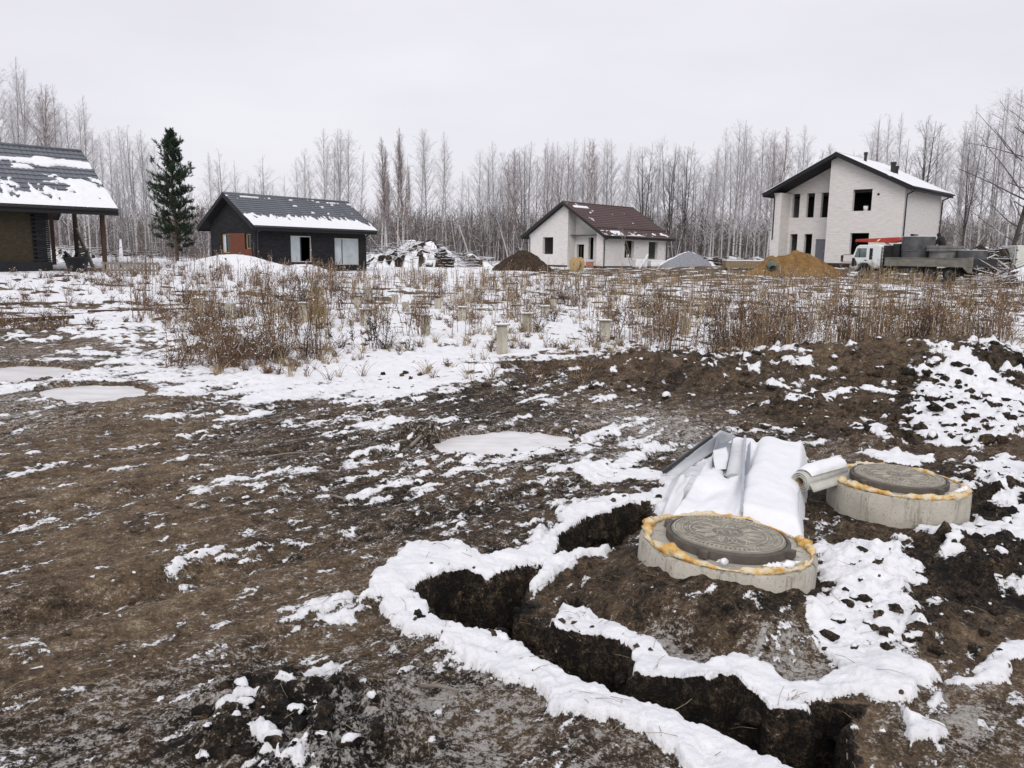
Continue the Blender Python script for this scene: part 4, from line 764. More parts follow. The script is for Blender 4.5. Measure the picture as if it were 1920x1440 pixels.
def belt(xs, tops, depth, keys, label, group, n, w=1.0, name='birch_tree'):
    for i in range(n):
        px = xs[0] + (xs[1] - xs[0]) * (i + rnd.uniform(.1, .9)) / n; off = rnd.choice((0, 0, 8, 20, 42, 70)) * rnd.uniform(.4, 1.1); top = np.interp(px, [a for a, _ in tops], [b for _, b in tops]) + off; key = rnd.choice(keys); lab = ('tall ' if off < 10 else 'middling ' if off < 28 else 'short ') + LOOK[key] + ' birch ' + label
        put(px, top, rnd.uniform(*depth), key, lab, group, w * rnd.uniform(.85, 1.2), None, name)
belt((-60, 192), [(-60, 165), (0, 145), (38, 118), (80, 160), (150, 178), (192, 205)], (58, 68), ['slim0', 'slim2', 'slim4', 'slim1'], 'rising behind the roof of the porch house', 'birches behind the porch house', 20, 1.1)
belt((196, 305), [(196, 240), (270, 240), (305, 262)], (64, 74), ['broad0', 'slim3', 'slim1', 'broad1'], 'standing between the porch house and the pine', 'birches beside the pine', 11)
belt((395, 545), [(395, 290), (430, 282), (470, 330), (500, 252), (540, 330)], (84, 96), ['broad0', 'slim3', 'slim1'], 'showing over the ridge of the black brick house', 'birches over the black house', 8)
belt((560, 672), [(560, 285), (590, 250), (622, 243), (655, 248), (672, 290)], (90, 102), ['slim0', 'slim2', 'slim1'], 'in the clump behind the far end of the black house', 'birches at the end of the black house', 10)
belt((706, 772), [(706, 275), (740, 240), (772, 262)], (96, 104), ['russet'], 'in the tight clump behind the brush heap', 'russet birches behind the brush heap', 6)
belt((690, 905), [(690, 370), (772, 255), (800, 246), (838, 250), (868, 335), (905, 320)], (98, 116), ['slim1', 'slim3', 'slim0', 'bare_stem'], 'rising beyond the snowy brush heap', 'birches beyond the brush heap', 12)
belt((896, 1000), [(896, 268), (935, 270), (975, 288), (1000, 262)], (100, 118), ['slim2', 'slim0', 'slim4', 'broad1'], 'standing beside the earth heap left of the white house', 'birches beside the earth heap', 12)
belt((1000, 1140), [(1000, 258), (1045, 270), (1075, 264), (1140, 266)], (104, 124), ['slim0', 'slim2', 'slim4', 'slim1'], 'rising behind the maroon roof', 'birches behind the maroon roof', 19)
belt((1140, 1330), [(1140, 272), (1168, 260), (1225, 268), (1282, 278), (1310, 330), (1330, 300)], (100, 122), ['slim1', 'slim3', 'slim2', 'broad1', 'dark'], 'in the wood beyond the gravel heap', 'birches beyond the gravel heap', 19)
belt((1318, 1450), [(1318, 290), (1362, 232), (1420, 240), (1450, 245)], (84, 108), ['slim0', 'slim2', 'broad1', 'slim1'], 'between the two white houses', 'birches between the white houses', 16)
belt((1440, 1570), [(1440, 245), (1500, 240), (1545, 262), (1570, 290)], (88, 104), ['slim2', 'slim0', 'slim4'], 'showing over the left slope of the two-storey house', 'birches over the two-storey house', 9)
belt((1605, 1790), [(1605, 250), (1650, 212), (1690, 228), (1720, 222), (1750, 244), (1790, 240)], (82, 96), ['slim1', 'slim3', 'broad0', 'dark'], 'rising behind the snowy roof of the two-storey house', 'trees behind the snowy roof', 12)
belt((1775, 1960), [(1775, 240), (1830, 195), (1870, 172), (1960, 150)], (66, 86), ['slim0', 'slim1', 'slim3', 'broad0', 'bare_stem'], 'at the wood edge behind the loaded truck', 'birches behind the truck', 14)
put(1888, 150, 60, 'limby', 'big dark tree with long arching limbs above the white trailer', None, 1.0, 2.6, 'bare_tree')
put(1803, 255, 64, 'dark', 'dark thin-limbed tree standing just behind the back of the truck', None, .8, 1.2, 'bare_tree')
put(1590, 300, 86, 'dark', 'small dark tree whose top shows above the ridge of the two-storey house', None, .8, .2, 'bare_tree')
# leaning and fallen birches at the edge of the clearing
def pole(name, pts, r_, mat, label, cat, group=None):
    o = MB().tube(pts, r_, 7).build(name, mat, None, True); return tag(o, label, cat, group)
for a, b, d, lb in (((743, 433), (763, 472), 84, 'thin pale trunk leaning out of the brush heap behind the black house'), ((860, 422), (884, 478), 90, 'long pale trunk leaning between the brush heap and the earth heap'), ((938, 430), (955, 482), 96, 'pale birch trunk leaning towards the earth heap by the white house'), ((1868, 486), (1905, 522), 52, 'thin peeled branch leaning on the brush beside the trailer')):
    p, q = at_y(a[0], a[1], d), at_y(b[0], b[1], d - 1); q[2] = ground_z(q[0], q[1]) - .05; pole('leaning_birch', [q, (p + q) / 2 + np.array([.05, 0, .1]), p], [.09, .07, .05], 'peeled_log', lb, 'trunk')
# dense brushwood of the wood's floor: nobody could count its stems
def thicket(n, x0, x1, y0, y1, h0, h1, seed, r_=.022, mat='thicket'):
    g_ = np.random.default_rng(seed); x = g_.uniform(x0, x1, n); y = g_.uniform(y0, y1, n); z = macro(x, y) - .1; h = g_.uniform(h0, h1, n) * (.6 + .7 * fbm(x * .12, y * .12, 3, 77)); base = np.stack([x, y, z], 1)
    lean = g_.normal(size=(n, 2)) * .14; top = base + np.stack([lean[:, 0] * h, lean[:, 1] * h, h], 1); A0 = [base]; A1 = [top]; ra = [np.full(n, r_)]; rb = [np.full(n, r_ * .4)]
    for k in range(9):
        f = g_.uniform(.25, .95, n)[:, None]; p = base + (top - base) * f; d = g_.normal(size=(n, 3)) * .5 + np.array([0, 0, .7]); d /= np.linalg.norm(d, axis=1)[:, None]
        A0.append(p); A1.append(p + d * (h * g_.uniform(.15, .4, n))[:, None]); ra.append(np.full(n, r_ * .55)); rb.append(np.full(n, r_ * .25))
    V, Fq = segs_mesh('w', np.concatenate(A0), np.concatenate(A1), np.concatenate(ra), np.concatenate(rb)); o = obj('woodland_brush', mesh_np('woodland_brush', V, Fq, None, False), mat); o['kind'] = 'stuff'; return o
o = thicket(6500, -85, 85, 101, 150, 3.0, 7.5, 5, .045); o['label'] = 'dense brown brushwood filling the wood behind the birches'
o = thicket(2600, -110, 110, 150, 230, 6, 11, 6, .07); o['label'] = 'far dark woodland closing the view between the trunks'
o = thicket(900, -58, -20, 62, 84, 1.5, 4.2, 7, .018); o['label'] = 'brown brushwood behind the porch house and the pine'
o = thicket(900, 38, 78, 66, 92, 1.5, 5., 8, .02); o['label'] = 'brown brushwood behind the truck and the trailer'
# ---- pine
def pine():
    p = at_y(331, 470, 58); x, y = p[0], 58.; z = ground_z(x, y); h = (hor_at(331) - 262) / F_PX * 58 + CAMZ - z
    t = thing('pine_tree', 'lone dark green pine with a bare lower trunk standing left of the black house', 'tree', (x, y, z)); g_ = np.random.default_rng(3)
    tr = MB(); tr.tube([(0, 0, -.2), (.05, 0, h * .3), (-.04, 0, h * .65), (.08, 0, h * .97)], [.13, .11, .07, .015], 9); tr.build('trunk', 'pine_bark', t, True)
    A0 = []; A1 = []; ra = []; N0 = []; N1 = []
    for b in range(240):
        f = min(.985, .15 + .83 * (b / 240) + g_.normal() * .012); zz_ = f * h; az = b * 2.399 + g_.normal() * .3; L = h * (.035 + .15 * max(0, math.sin(math.pi * (f * .86 + .13))) ** .9) * g_.uniform(.4, 1.1) * (1.3 if b % 13 == 0 else 1); el = R(4 + 50 * f + g_.normal() * 15)
        if g_.random() < .16: continue
        d = np.array([math.cos(az) * math.cos(el), math.sin(az) * math.cos(el), math.sin(el)]); q = np.array([0, 0, zz_]); e = q + d * L; A0.append(q); A1.append(e); ra.append(.03 * (1 - f) + .008)
        for k in range(int(4 + L * 4.5)):
            s_ = g_.uniform(.42, 1.05); c = q + d * L * s_ + np.append(g_.normal(size=2) * .16 * L * .5, 0); d2 = d * .5 + g_.normal(size=3) * .35 + np.array([0, 0, .65]); d2 /= np.linalg.norm(d2); tip = c + d2 * g_.uniform(.18, .34); A0.append(q + d * L * s_ * .9); A1.append(c); ra.append(.007)
            for _ in range(26):
                b_ = c + (tip - c) * g_.random(); nd = d2 * .8 + g_.normal(size=3) * .6; nd /= np.linalg.norm(nd); N0.append(b_); N1.append(b_ + nd * g_.uniform(.09, .17))
    V, Fq = segs_mesh('b', A0, A1, np.array(ra), np.array(ra) * .4); obj('limbs', mesh_np('limbs', V, Fq), 'pine_bark', t); V, Fq = segs_mesh('n', N0, N1, .0125, .005); obj('crown', mesh_np('crown', V, Fq, None, False), 'needles', t)
pine()

# ---- dry weeds: a few plant shapes, repeated
def weed_proto(kind, seed):
    g_ = np.random.default_rng(seed); A0 = []; A1 = []; ra = []; rb = []; S = []
    def seg(p, q, a, b=None): A0.append(p); A1.append(q); ra.append(a); rb.append(b or a * .6)
    if kind == 'stalk':          # tall stems with side sprays and seed heads
        for s in range(g_.integers(2, 5)):
            b = np.append(g_.normal(size=2) * .05, 0); d = np.array([g_.normal() * .13, g_.normal() * .13, 1]); d /= np.linalg.norm(d); H_ = g_.uniform(.6, 1.05); p = b
            for k in range(3): q = p + d * H_ / 3; seg(p, q, .0055 - k * .001); p = q; d = d + g_.normal(size=3) * .07; d /= np.linalg.norm(d)
            for k in range(11):
                f = g_.uniform(.3, 1.0); c = b + (p - b) * f; e = g_.normal(size=3) * .6 + np.array([0, 0, .8]); e /= np.linalg.norm(e); L = g_.uniform(.07, .2) * (1.3 - f * .6); seg(c, c + e * L, .003)
                for _ in range(2): hd = c + e * L + g_.normal(size=3) * .02; seg(hd, hd + np.array([g_.normal() * .012, g_.normal() * .012, .03]), .0055, .003)
                if g_.random() < .2: S.append(c + e * L + np.array([0, 0, .02]))
    elif kind == 'reed':         # straight bare stems with a few short twigs at the top
        for s in range(g_.integers(4, 8)):
            b = np.append(g_.normal(size=2) * .09, 0); d = np.array([g_.normal() * .09, g_.normal() * .09, 1]); d /= np.linalg.norm(d); H_ = g_.uniform(.45, 1.1); m1 = b + d * H_ * .55; d = d + np.append(g_.normal(size=2) * .1, 0); e = m1 + d * H_ * .45; seg(b, m1, .0048, .0038); seg(m1, e, .0038, .002)
            for k in range(g_.integers(2, 7)):
                c = b + (e - b) * g_.uniform(.5, 1); t_ = g_.normal(size=3) * .5 + np.array([0, 0, .9]); t_ /= np.linalg.norm(t_); q = c + t_ * g_.uniform(.05, .16); seg(c, q, .0026, .0018); seg(q, q + t_ * .03, .005, .003)
            if g_.random() < .25: S.append(e)
    elif kind == 'grass':        # arching dry grass tuft
        for s in range(15):
            b = np.append(g_.normal(size=2) * .06, 0); d = np.array([g_.normal() * .32, g_.normal() * .32, 1]); d /= np.linalg.norm(d); H_ = g_.uniform(.3, .8); p = b
            for k in range(3): q = p + d * H_ / 3; seg(p, q, .0036 - k * .0009); p = q; d = d + np.array([d[0] * .45, d[1] * .45, -.2]); d /= np.linalg.norm(d)
            if g_.random() < .3: seg(p, p + d * .07, .007, .004)
            if g_.random() < .12: S.append(p)
    else:                        # bushy, tangled
        for s in range(16):
            b = np.append(g_.normal(size=2) * .07, 0); d = g_.normal(size=3) * .45 + np.array([0, 0, .9]); d /= np.linalg.norm(d); H_ = g_.uniform(.25, .6); p = b
            for k in range(3):
                q = p + d * H_ / 3; seg(p, q, .005 - k * .001); p = q; d = d + g_.normal(size=3) * .3; d /= np.linalg.norm(d)
                for _ in range(2): e = g_.normal(size=3) + np.array([0, 0, .5]); e /= np.linalg.norm(e); seg(q, q + e * g_.uniform(.06, .16), .0028)
            if g_.random() < .4: S.append(p)
    return np.array(A0), np.array(A1), np.array(ra), np.array(rb), np.array(S) if S else np.zeros((0, 3))
WP = {k: [weed_proto(k, 200 + i + 10 * j) for i in range(5)] for j, k in enumerate(('stalk', 'grass', 'bush', 'reed'))}
OCT = np.array([(1, 0, 0), (0, 1, 0), (-1, 0, 0), (0, -1, 0), (0, 0, .7), (0, 0, -.5)], float); OCF = np.array([(0, 1, 4), (1, 2, 4), (2, 3, 4), (3, 0, 4), (1, 0, 5), (2, 1, 5), (3, 2, 5), (0, 3, 5)])
def weeds_mesh(spots, thin=1.0):
    """spots: (kind, x, y, z, height scale) -> stems per colour and snow blobs"""
    out = [[], [], [], []]; S = []; Sr = []
    for kind, x, y, z, s in spots:
        A0, A1, ra, rb, sn_ = WP[kind][rnd.randrange(5)]; a = rnd.random() * 6.28; ca, sa = math.cos(a), math.sin(a); M3 = np.array([[ca, sa, 0], [-sa, ca, 0], [0, 0, 1]]) * s; o = np.array([x, y, z - .02]); wd = 1.15 * thin * (1 + np.hypot(x, y) * .018)
        out[0].append(A0 @ M3 + o); out[1].append(A1 @ M3 + o); out[2].append(ra * wd); out[3].append(rb * wd)
        if len(sn_): S.append(sn_ @ M3 + o); Sr.append(RNG.uniform(.006, .016, len(sn_)) * (1 + np.hypot(x, y) * .02))
    V, Fq = segs_mesh('w', *[np.concatenate(q) for q in out]); st_ = mesh_np('dry_weeds', V, Fq, None, False); sb = None
    if S:
        S = np.concatenate(S); Sr = np.concatenate(Sr); VV = (S[:, None] + OCT[None] * (Sr[:, None, None] * RNG.uniform(.6, 1.5, (len(S), 6, 1)))).reshape(-1, 3); TT_ = (OCF[None] + (np.arange(len(S)) * 6)[:, None, None]).reshape(-1, 3); sb = mesh_np('clinging_snow', VV, None, TT_)
    return st_, sb
def field(n, px, py, kinds, mat, label, hs=(.7, 1.2), keep=None, far=None, snow=True):
    P = []
    for _ in range(n):
        if far: d = math.exp(rnd.uniform(math.log(far[0]), math.log(far[1]))); p = at_y(rnd.uniform(*px), HOR, d); p = np.array([p[0], d, 0])
        else: p = on_g(rnd.uniform(*px), rnd.uniform(*py))
        if keep is None or keep(p[0], p[1]): P.append(p)
    zs = gz_many([p[0] for p in P], [p[1] for p in P]); cl_ = fbm(np.array([p[0] for p in P]) * .7, np.array([p[1] for p in P]) * .7, 3, 99)
    sp_ = [(rnd.choice(kinds), p[0], p[1], z, rnd.uniform(*hs) * (.5 + 1.0 * c) * rnd.uniform(.75, 1.1)) for p, z, c in zip(P, zs, cl_) if rnd.random() < min(1, max(.08, (c - .33) * 3.6))]
    a, b = weeds_mesh(sp_); o = obj('dry_weeds', a, mat); o['kind'] = 'stuff'; o['label'] = label
    if b and snow: s = obj('clinging_snow', b, 'snow', o); s['kind'] = 'stuff'
def in_house(x, y):
    for H in (HB, HW, HT):
        d = np.array([x, y]) - H.O[:2]; ca, sa = math.cos(-H.a), math.sin(-H.a); u, v = d[0] * ca - d[1] * sa, d[0] * sa + d[1] * ca
        if -1 < u < H.L + 1 and -1 < v < H.W + 1: return True
    return False
def ok(x, y):
    if in_house(x, y): return False
    px = 960 + F_PX * x / (y * _ct + .25)
    if 600 < px < 1190 and y < 26: return rnd.random() < (.05 if y < 17 else .22)       # the clearing round the piles
    return True
front = lambda x, y: ok(x, y) and not (x > 2 and y < 13.6) and not (-1.2 < x < 2 and y < 15)
field(230, (330, 1920), None, ['stalk', 'stalk', 'reed', 'reed', 'bush'], 'weed_brown', 'tall brown weed stalks with snow caught on their seed heads', (.75, 1.1), front, (12.8, 20))
field(190, (330, 1920), None, ['reed', 'reed', 'grass'], 'weed_tan', 'pale straw stalks standing among the brown weeds', (.7, 1.1), front, (13, 24))
field(1050, (240, 1940), None, ['stalk', 'reed', 'reed', 'grass', 'bush'], 'weed_brown', 'brown dry weeds standing in the snow further out', (.75, 1.15), ok, (19, 48))
field(520, (560, 1920), None, ['grass', 'reed', 'reed'], 'weed_tan', 'straw-coloured dry grass standing among the weeds', (.7, 1.1), ok, (17, 50))
field(210, (1200, 1920), None, ['reed', 'reed', 'stalk', 'grass'], 'weed_brown', 'thin brown stalks along the back of the earth mounds', (.75, 1.1), lambda x, y: y > 13.8, (13.6, 18))
field(170, (1080, 1920), None, ['grass', 'grass', 'reed'], 'weed_tan', 'pale yellow grass along the verge before the truck and sand heap', (.8, 1.2), ok, (38, 46))
field(430, (200, 1150), None, ['bush', 'grass', 'reed'], 'weed_brown', 'low brown scrub on the snowy bank before the black house', (.5, .9), ok, (20, 46))
field(330, (-40, 400), None, ['bush', 'grass', 'grass'], 'weed_brown', 'sparse weed tufts in the snow before the porch house', (.3, .7), ok, (16, 36))
field(170, (330, 1900), None, ['reed', 'stalk', 'bush'], 'weed_dark', 'dark weed stems scattered through the snowy field', (.7, 1.1), front, (13, 34))
field(520, (200, 1940), None, ['grass'], 'weed_tan', 'short withered grass poking through the snow of the field', (.2, .5), lambda x, y: not in_house(x, y) and not (x > 1.2 and y < 13.8) and not (x < -4.5 and y < 15), (11.5, 24), False)
field(620, (150, 1940), None, ['grass', 'bush'], 'weed_brown', 'short brown grass poking through the snow of the field', (.2, .45), lambda x, y: not in_house(x, y) and not (x > 1.2 and y < 13.8) and not (x < -4.5 and y < 15), (11.5, 34), False)
# the nearer clumps, each a plant of its own
for px, py, n, hs, kinds, mat, lb in ((470, 672, 24, (.7, 1.05), ['stalk', 'bush', 'grass'], 'weed_brown', 'broad brown weed clump with a snow cap at the edge of the bare mud'), (405, 690, 16, (.75, 1.1), ['stalk', 'bush'], 'weed_brown', 'ragged weed clump with a broken stem trailing onto the mud'), (545, 640, 12, (.8, 1.2), ['stalk'], 'weed_brown', 'tall brown weed clump behind the snow-capped clump'), (585, 598, 12, (1.0, 1.35), ['stalk'], 'weed_dark', 'tallest dark weed clump before the black house door'),
        (705, 655, 10, (.5, .8), ['bush', 'stalk'], 'weed_dark', 'low dark weed clump leaning over the snowy strip'), (745, 640, 9, (.8, 1.0), ['stalk'], 'weed_brown', 'upright weed clump beside the row of concrete piles'), (1165, 640, 10, (.9, 1.2), ['stalk'], 'weed_brown', 'tall weed clump just right of the wide capped pile'), (1370, 655, 16, (.8, 1.1), ['stalk', 'bush'], 'weed_dark', 'dark weed clump at the crest of the earth mound'), (1740, 600, 14, (.6, .9), ['bush'], 'weed_dark', 'dark collapsed weed clump with a long stem trailing to the mound'), (1870, 640, 12, (.8, 1.1), ['stalk', 'grass'], 'weed_brown', 'brown weed clump beside the long trailing stem')):
    c = on_g(px, py); P = [(c[0] + rnd.gauss(0, .22 + .012 * n), c[1] + rnd.gauss(0, .2)) for _ in range(n)]; zs = gz_many([p[0] for p in P], [p[1] for p in P]); z0 = ground_z(c[0], c[1])
    t = thing('weed_clump', lb, 'weeds', (c[0], c[1], z0)); a, b = weeds_mesh([(rnd.choice(kinds), p[0] - c[0], p[1] - c[1], z - z0, rnd.uniform(*hs)) for p, z in zip(P, zs)], 1.15); obj('stems', a, mat, t)['kind'] = 'stuff'
    if b: s = obj('clinging_snow', b, 'snow', t); s['kind'] = 'stuff'
p, q = on_g(1785, 602), on_g(1903, 682); pole('fallen_stem', [p + np.array([0, 0, .25]), (p + q) / 2 + np.array([0, 0, .3]), q + np.array([0, 0, .03])], [.01, .014, .016], 'weed_dark', 'long dark bare stem fallen across the weeds beside the mound', 'branch')
# ================================================================ MANHOLES AND THE STACK OF PANELS
def ring_ped(name_label, cx, cy, zt, tilt, seed, cover_label, rot, orange=False):
    t = thing('concrete_ring', name_label, 'manhole ring', (cx, cy, zt)); t.rotation_euler = (R(-.5), tilt, 0); g_ = np.random.default_rng(seed)
    m = MB(); m.lathe([(.47, -.75), (.55, -.75), (.553, -.35), (.55, -.02), (.535, 0), (.3, .002), (.3, -.1), (.47, -.1)], k=72, closed=True)
    me = m.mesh('ring_wall', True); v = np.zeros(len(me.vertices) * 3); me.vertices.foreach_get('co', v); v = v.reshape(-1, 3); an = np.arctan2(v[:, 1], v[:, 0]); v *= (1 + .012 * (fbm(np.cos(an) * 3 + v[:, 2] * 4, np.sin(an) * 3, 3, seed) - .5))[:, None]; me.vertices.foreach_set('co', v.ravel())
    o = obj('ring_wall', me, 'concrete', t); e = o.modifiers.new('edge', 'EDGE_SPLIT'); e.split_angle = R(40)
    # squirted foam bead round the rim
    n, k = 240, 10; V = []
    for i in range(n):
        a = 2 * math.pi * i / n; amp = float(fbm(np.array([math.cos(a) * 2.4]), np.array([math.sin(a) * 2.4]), 3, seed + 1)[0]); rr = .506 + .018 * (float(vnoise(np.array([a * 5.]), np.array([seed * 1.]), 2)[0]) - .5); wv_, wi_ = worley(np.array([a * 5.5]), np.array([.5]), seed); amp2 = float(np.clip(1 - wv_[0] * 1.3, 0, 1) * (.4 + .6 * wi_[0])); tr = .006 + .042 * max(0, amp - .36) + .013 * amp2 * (amp > .42)
        for j in range(k):
            b = 2 * math.pi * j / k; q = tr * (1 + 1.1 * (float(fbm(np.array([i * .33]), np.array([j * .9 + seed]), 2, 9)[0]) - .5)); V.append(((rr + q * 1.35 * math.cos(b)) * math.cos(a), (rr + q * 1.35 * math.cos(b)) * math.sin(a), .004 + tr * .55 + q * math.sin(b)))
    i_, j_ = np.meshgrid(np.arange(n), np.arange(k), indexing='ij'); f = np.stack([i_ * k + j_, ((i_ + 1) % n) * k + j_, ((i_ + 1) % n) * k + (j_ + 1) % k, i_ * k + (j_ + 1) % k], -1).reshape(-1, 4)
    fo = obj('foam_bead', mesh_np('foam_bead', V, f), 'foam', t); fo['label'] = 'lumpy orange-yellow mounting foam round the rim'
    for a0, da, lift in ((-1.9, .06, .012), (-1.15, .28, .01)) if not orange else ((-.75, .2, .014), (-1.0, .08, .014)):      # snow caught on the foam
        S = MB(); nS = 9 + int(da * 60); uS = np.linspace(-1, 1, nS); S.tube([(.5 * math.cos(a0 + u_ * da) + rnd.gauss(0, .003), .5 * math.sin(a0 + u_ * da) + rnd.gauss(0, .003), .034 + lift) for u_ in uS], [max(.003, (.012 + .02 * rnd.random()) * (1 - abs(u_) ** 3)) for u_ in uS], 9); me = S.mesh('rim_snow', True)
        for v in me.vertices: v.co.z = .046 + (v.co.z - .046) * .8 + .012 * mnoise.noise(v.co * 30); v.co.x += .01 * mnoise.noise(v.co * 22 + Vector((5, 0, 0)))
        obj('rim_snow', me, 'snow', t)
    c = thing('manhole_cover', cover_label, 'manhole cover', (cx, cy, zt)); c.rotation_euler = (R(-.5), tilt, rot); b = MB()
    b.lathe([(.0, .002), (.385, .002), (.385, .05), (.378, .056), (.362, .056), (.362, .045), (0, .045)], k=72); b.build('frame', 'cover_side', c)
    l = MB(); l.lathe([(0, .046), (.354, .046), (.354, .058), (.348, .062), (0, .062)], k=72); l.build('lid', 'cover_plastic', c)
    def annulus(mb, r0, r1, h): mb.lathe([(r0, .0615), (r0, .0615 + h), (r1, .0615 + h), (r1, .0615)], k=64)
    for r0, r1 in ((.333, .343), (.283, .291), (.236, .244)): q = MB(); annulus(q, r0, r1, .006); q.build('relief_ring', 'cover_relief', c)
    q = MB()
    for i in range(72): a = 2 * math.pi * i / 72; q.bar((.296 * math.cos(a), .296 * math.sin(a), .0645), (.326 * math.cos(a), .326 * math.sin(a), .0645), .011, .006)
    q.build('tooth_relief', 'cover_relief', c)['kind'] = 'stuff'
    q = MB()                              # curling leaf ornament in the field
    for i in range(12):
        a = 2 * math.pi * i / 12
        for s in (-1, 1):
            pts = [((.1 + .12 * u_) * math.cos(a + s * (.05 + .2 * math.sin(u_ * 3.1))), (.1 + .12 * u_) * math.sin(a + s * (.05 + .2 * math.sin(u_ * 3.1))), .064) for u_ in np.linspace(0, 1, 7)]; q.tube(pts, .0048, 5)
        q.tube([((.15 + .05 * math.cos(w_)) * math.cos(a + .26 + .16 * math.sin(w_)), (.15 + .05 * math.cos(w_)) * math.sin(a + .26 + .16 * math.sin(w_)), .064) for w_ in np.linspace(0, 5, 9)], .0042, 5)
        q.tube([(.252 * math.cos(a), .252 * math.sin(a), .0635), (.275 * math.cos(a + .12), .275 * math.sin(a + .12), .0635), (.252 * math.cos(a + .26), .252 * math.sin(a + .26), .0635)], .004, 5)
    q.build('leaf_relief', 'cover_relief', c)['kind'] = 'stuff'
    for i in range(4):
        a = R(45 + 90 * i); M4 = Matrix.Rotation(a, 4, 'Z'); MB().box((.372, -.028, .002), (.425, .028, .054), M4).build('lug', 'cover_side', c, bevel=.008)
    # raised letters in the middle
    for ch, x in (('\u041b', -.055), ('M', .035), ('.', .092)):
        cu = bpy.data.curves.new('lettering', 'FONT'); cu.body = ch; cu.size = .085; cu.extrude = .004; cu.align_x = 'CENTER'; to = bpy.data.objects.new('lettering', cu); COL.objects.link(to); bpy.context.view_layer.update()
        me = bpy.data.meshes.new_from_object(to.evaluated_get(bpy.context.evaluated_depsgraph_get())); COL.objects.unlink(to); bpy.data.objects.remove(to); lo_ = obj('lettering', me, 'cover_relief', c); lo_.location = (x, -.028, .065); lo_.rotation_euler = (0, 0, -rot)
        lo_.location = Matrix.Rotation(-rot, 3, 'Z') @ Vector((x, -.028, .065))
    if orange:
        q = MB(); q.tube([(.3 * math.cos(a), .3 * math.sin(a), .066) for a in np.linspace(.35, 1.15, 10)], [.01, .018, .024, .02, .028, .022, .026, .02, .016, .008], 7); so = q.build('foam_smear', 'foam', c, True); so.scale = (1, 1, 1)
ring_ped('mud-streaked concrete ring at the trench, half buried in heaped brown soil', 1.385, 4.81, -.04, R(3.0), 3, 'grey patterned manhole cover on the ring beside the trench', R(10))
ring_ped('concrete manhole ring standing clear of the mud beside the rolled membrane', 3.29, 6.49, -.107, R(.8), 8, 'grey manhole cover with a smear of orange foam on its edge', R(-22), True)
# stack of facade panels under fresh snow
zt = -.1; LL, UL, UR, LR = [np.array(at_z(*p, zt)) for p in ((1236, 990), (1345, 822), (1516, 828), (1514, 990))]; ug = lambda u, v: (LL * (1 - u) + LR * u) * (1 - v) + (UL * (1 - u) + UR * u) * v
st_ = thing('panel_stack', 'stack of pale facade panels buried under a smooth layer of snow', 'panel stack', tuple(ug(.5, .5)[:2]) + (-.36,)); c0 = Vector((ug(.5, .5)[0], ug(.5, .5)[1], -.36))
for i in range(4):
    e = .03 + .012 * i; z0 = -.40 + i * .075; P = [ug(e, e * .6 + .02), ug(1 - e, e * .6 + .02), ug(1 - e, 1 - e), ug(e, 1 - e)]; MB().prism([Vector((p[0], p[1], z0)) - c0 for p in P], (0, 0, .07)).build('panel', 'panel_grey', st_, bevel=.006)
n = 70; U, W_ = np.meshgrid(np.linspace(-.02, 1.02, n), np.linspace(-.04, 1.0, n), indexing='ij'); P = np.stack([ug(u, w) for u, w in zip(U.ravel(), W_.ravel())]); U, W_ = U.ravel(), W_.ravel()
ed = np.minimum(np.minimum(U + .02, 1.02 - U) * 9, np.minimum(W_ + .04, 1.0 - W_) * 9); ed = sstep(0, 1, ed); nn = fbm(P[:, 0] * 2.2, P[:, 1] * 2.2, 3, 5); hgt = -.37 + .3 * ed ** .5 + .07 * nn * ed
hgt += .05 * np.exp(-((U - .60) / .13) ** 2) * ed - .05 * np.exp(-((U - .46) / .035) ** 2) * ed - .16 * np.exp(-(((U - .34) / .07) ** 2 + ((W_ - .47) / .06) ** 2)) - .05 * np.exp(-(((U - .2) / .09) ** 2 + ((W_ - .22) / .1) ** 2)) - .1 * np.exp(-(((U - .98) / .09) ** 2 + ((W_ - .25) / .2) ** 2)) + (fbm(P[:, 0] * 9, P[:, 1] * 9, 3, 6) - .5) * .03 * (U < .35)
P[:, 2] = hgt; i_, k_ = np.meshgrid(np.arange(n - 1), np.arange(n - 1), indexing='ij'); q = np.stack([i_ * n + k_, (i_ + 1) * n + k_, (i_ + 1) * n + k_ + 1, i_ * n + k_ + 1], -1).reshape(-1, 4); obj('snow_cover', mesh_np('snow_cover', P - np.array(c0), q), 'snow', st_)
def folded(name, a, b, legs, mat, label, cat, th=.004):
    """sheet-metal profile: cross-section polyline legs (side, up) swept from a to b"""
    a, b = Vector(a), Vector(b); t_ = (b - a).normalized(); r_ = t_.cross(Vector((0, 0, 1))).normalized(); u_ = r_.cross(t_); m = MB()
    for (x0, y0), (x1, y1) in zip(legs, legs[1:]):
        nx, ny = -(y1 - y0), x1 - x0; l_ = math.hypot(nx, ny); nx, ny = nx / l_ * th, ny / l_ * th
        m.prism([a + r_ * x + u_ * y for x, y in ((x0, y0), (x1, y1), (x1 + nx, y1 + ny), (x0 + nx, y0 + ny))], b - a)
    return tag(m.build(name, mat), label, cat)
folded('metal_profile', at_z(1398, 822, .0), at_z(1392, 968, -.03), [(-.05, -.02), (0, -.045), (0, .03), (.018, .03)], 'galv', 'long thin metal angle profile lying lengthwise along the snowy panel stack', 'metal profile')
folded('metal_profile', at_z(1372, 822, .03), at_z(1362, 880, -.02), [(-.02, .05), (0, -.05), (.11, -.055), (.135, .03)], 'galv', 'short folded metal channel at the top end of the panel stack', 'metal profile')
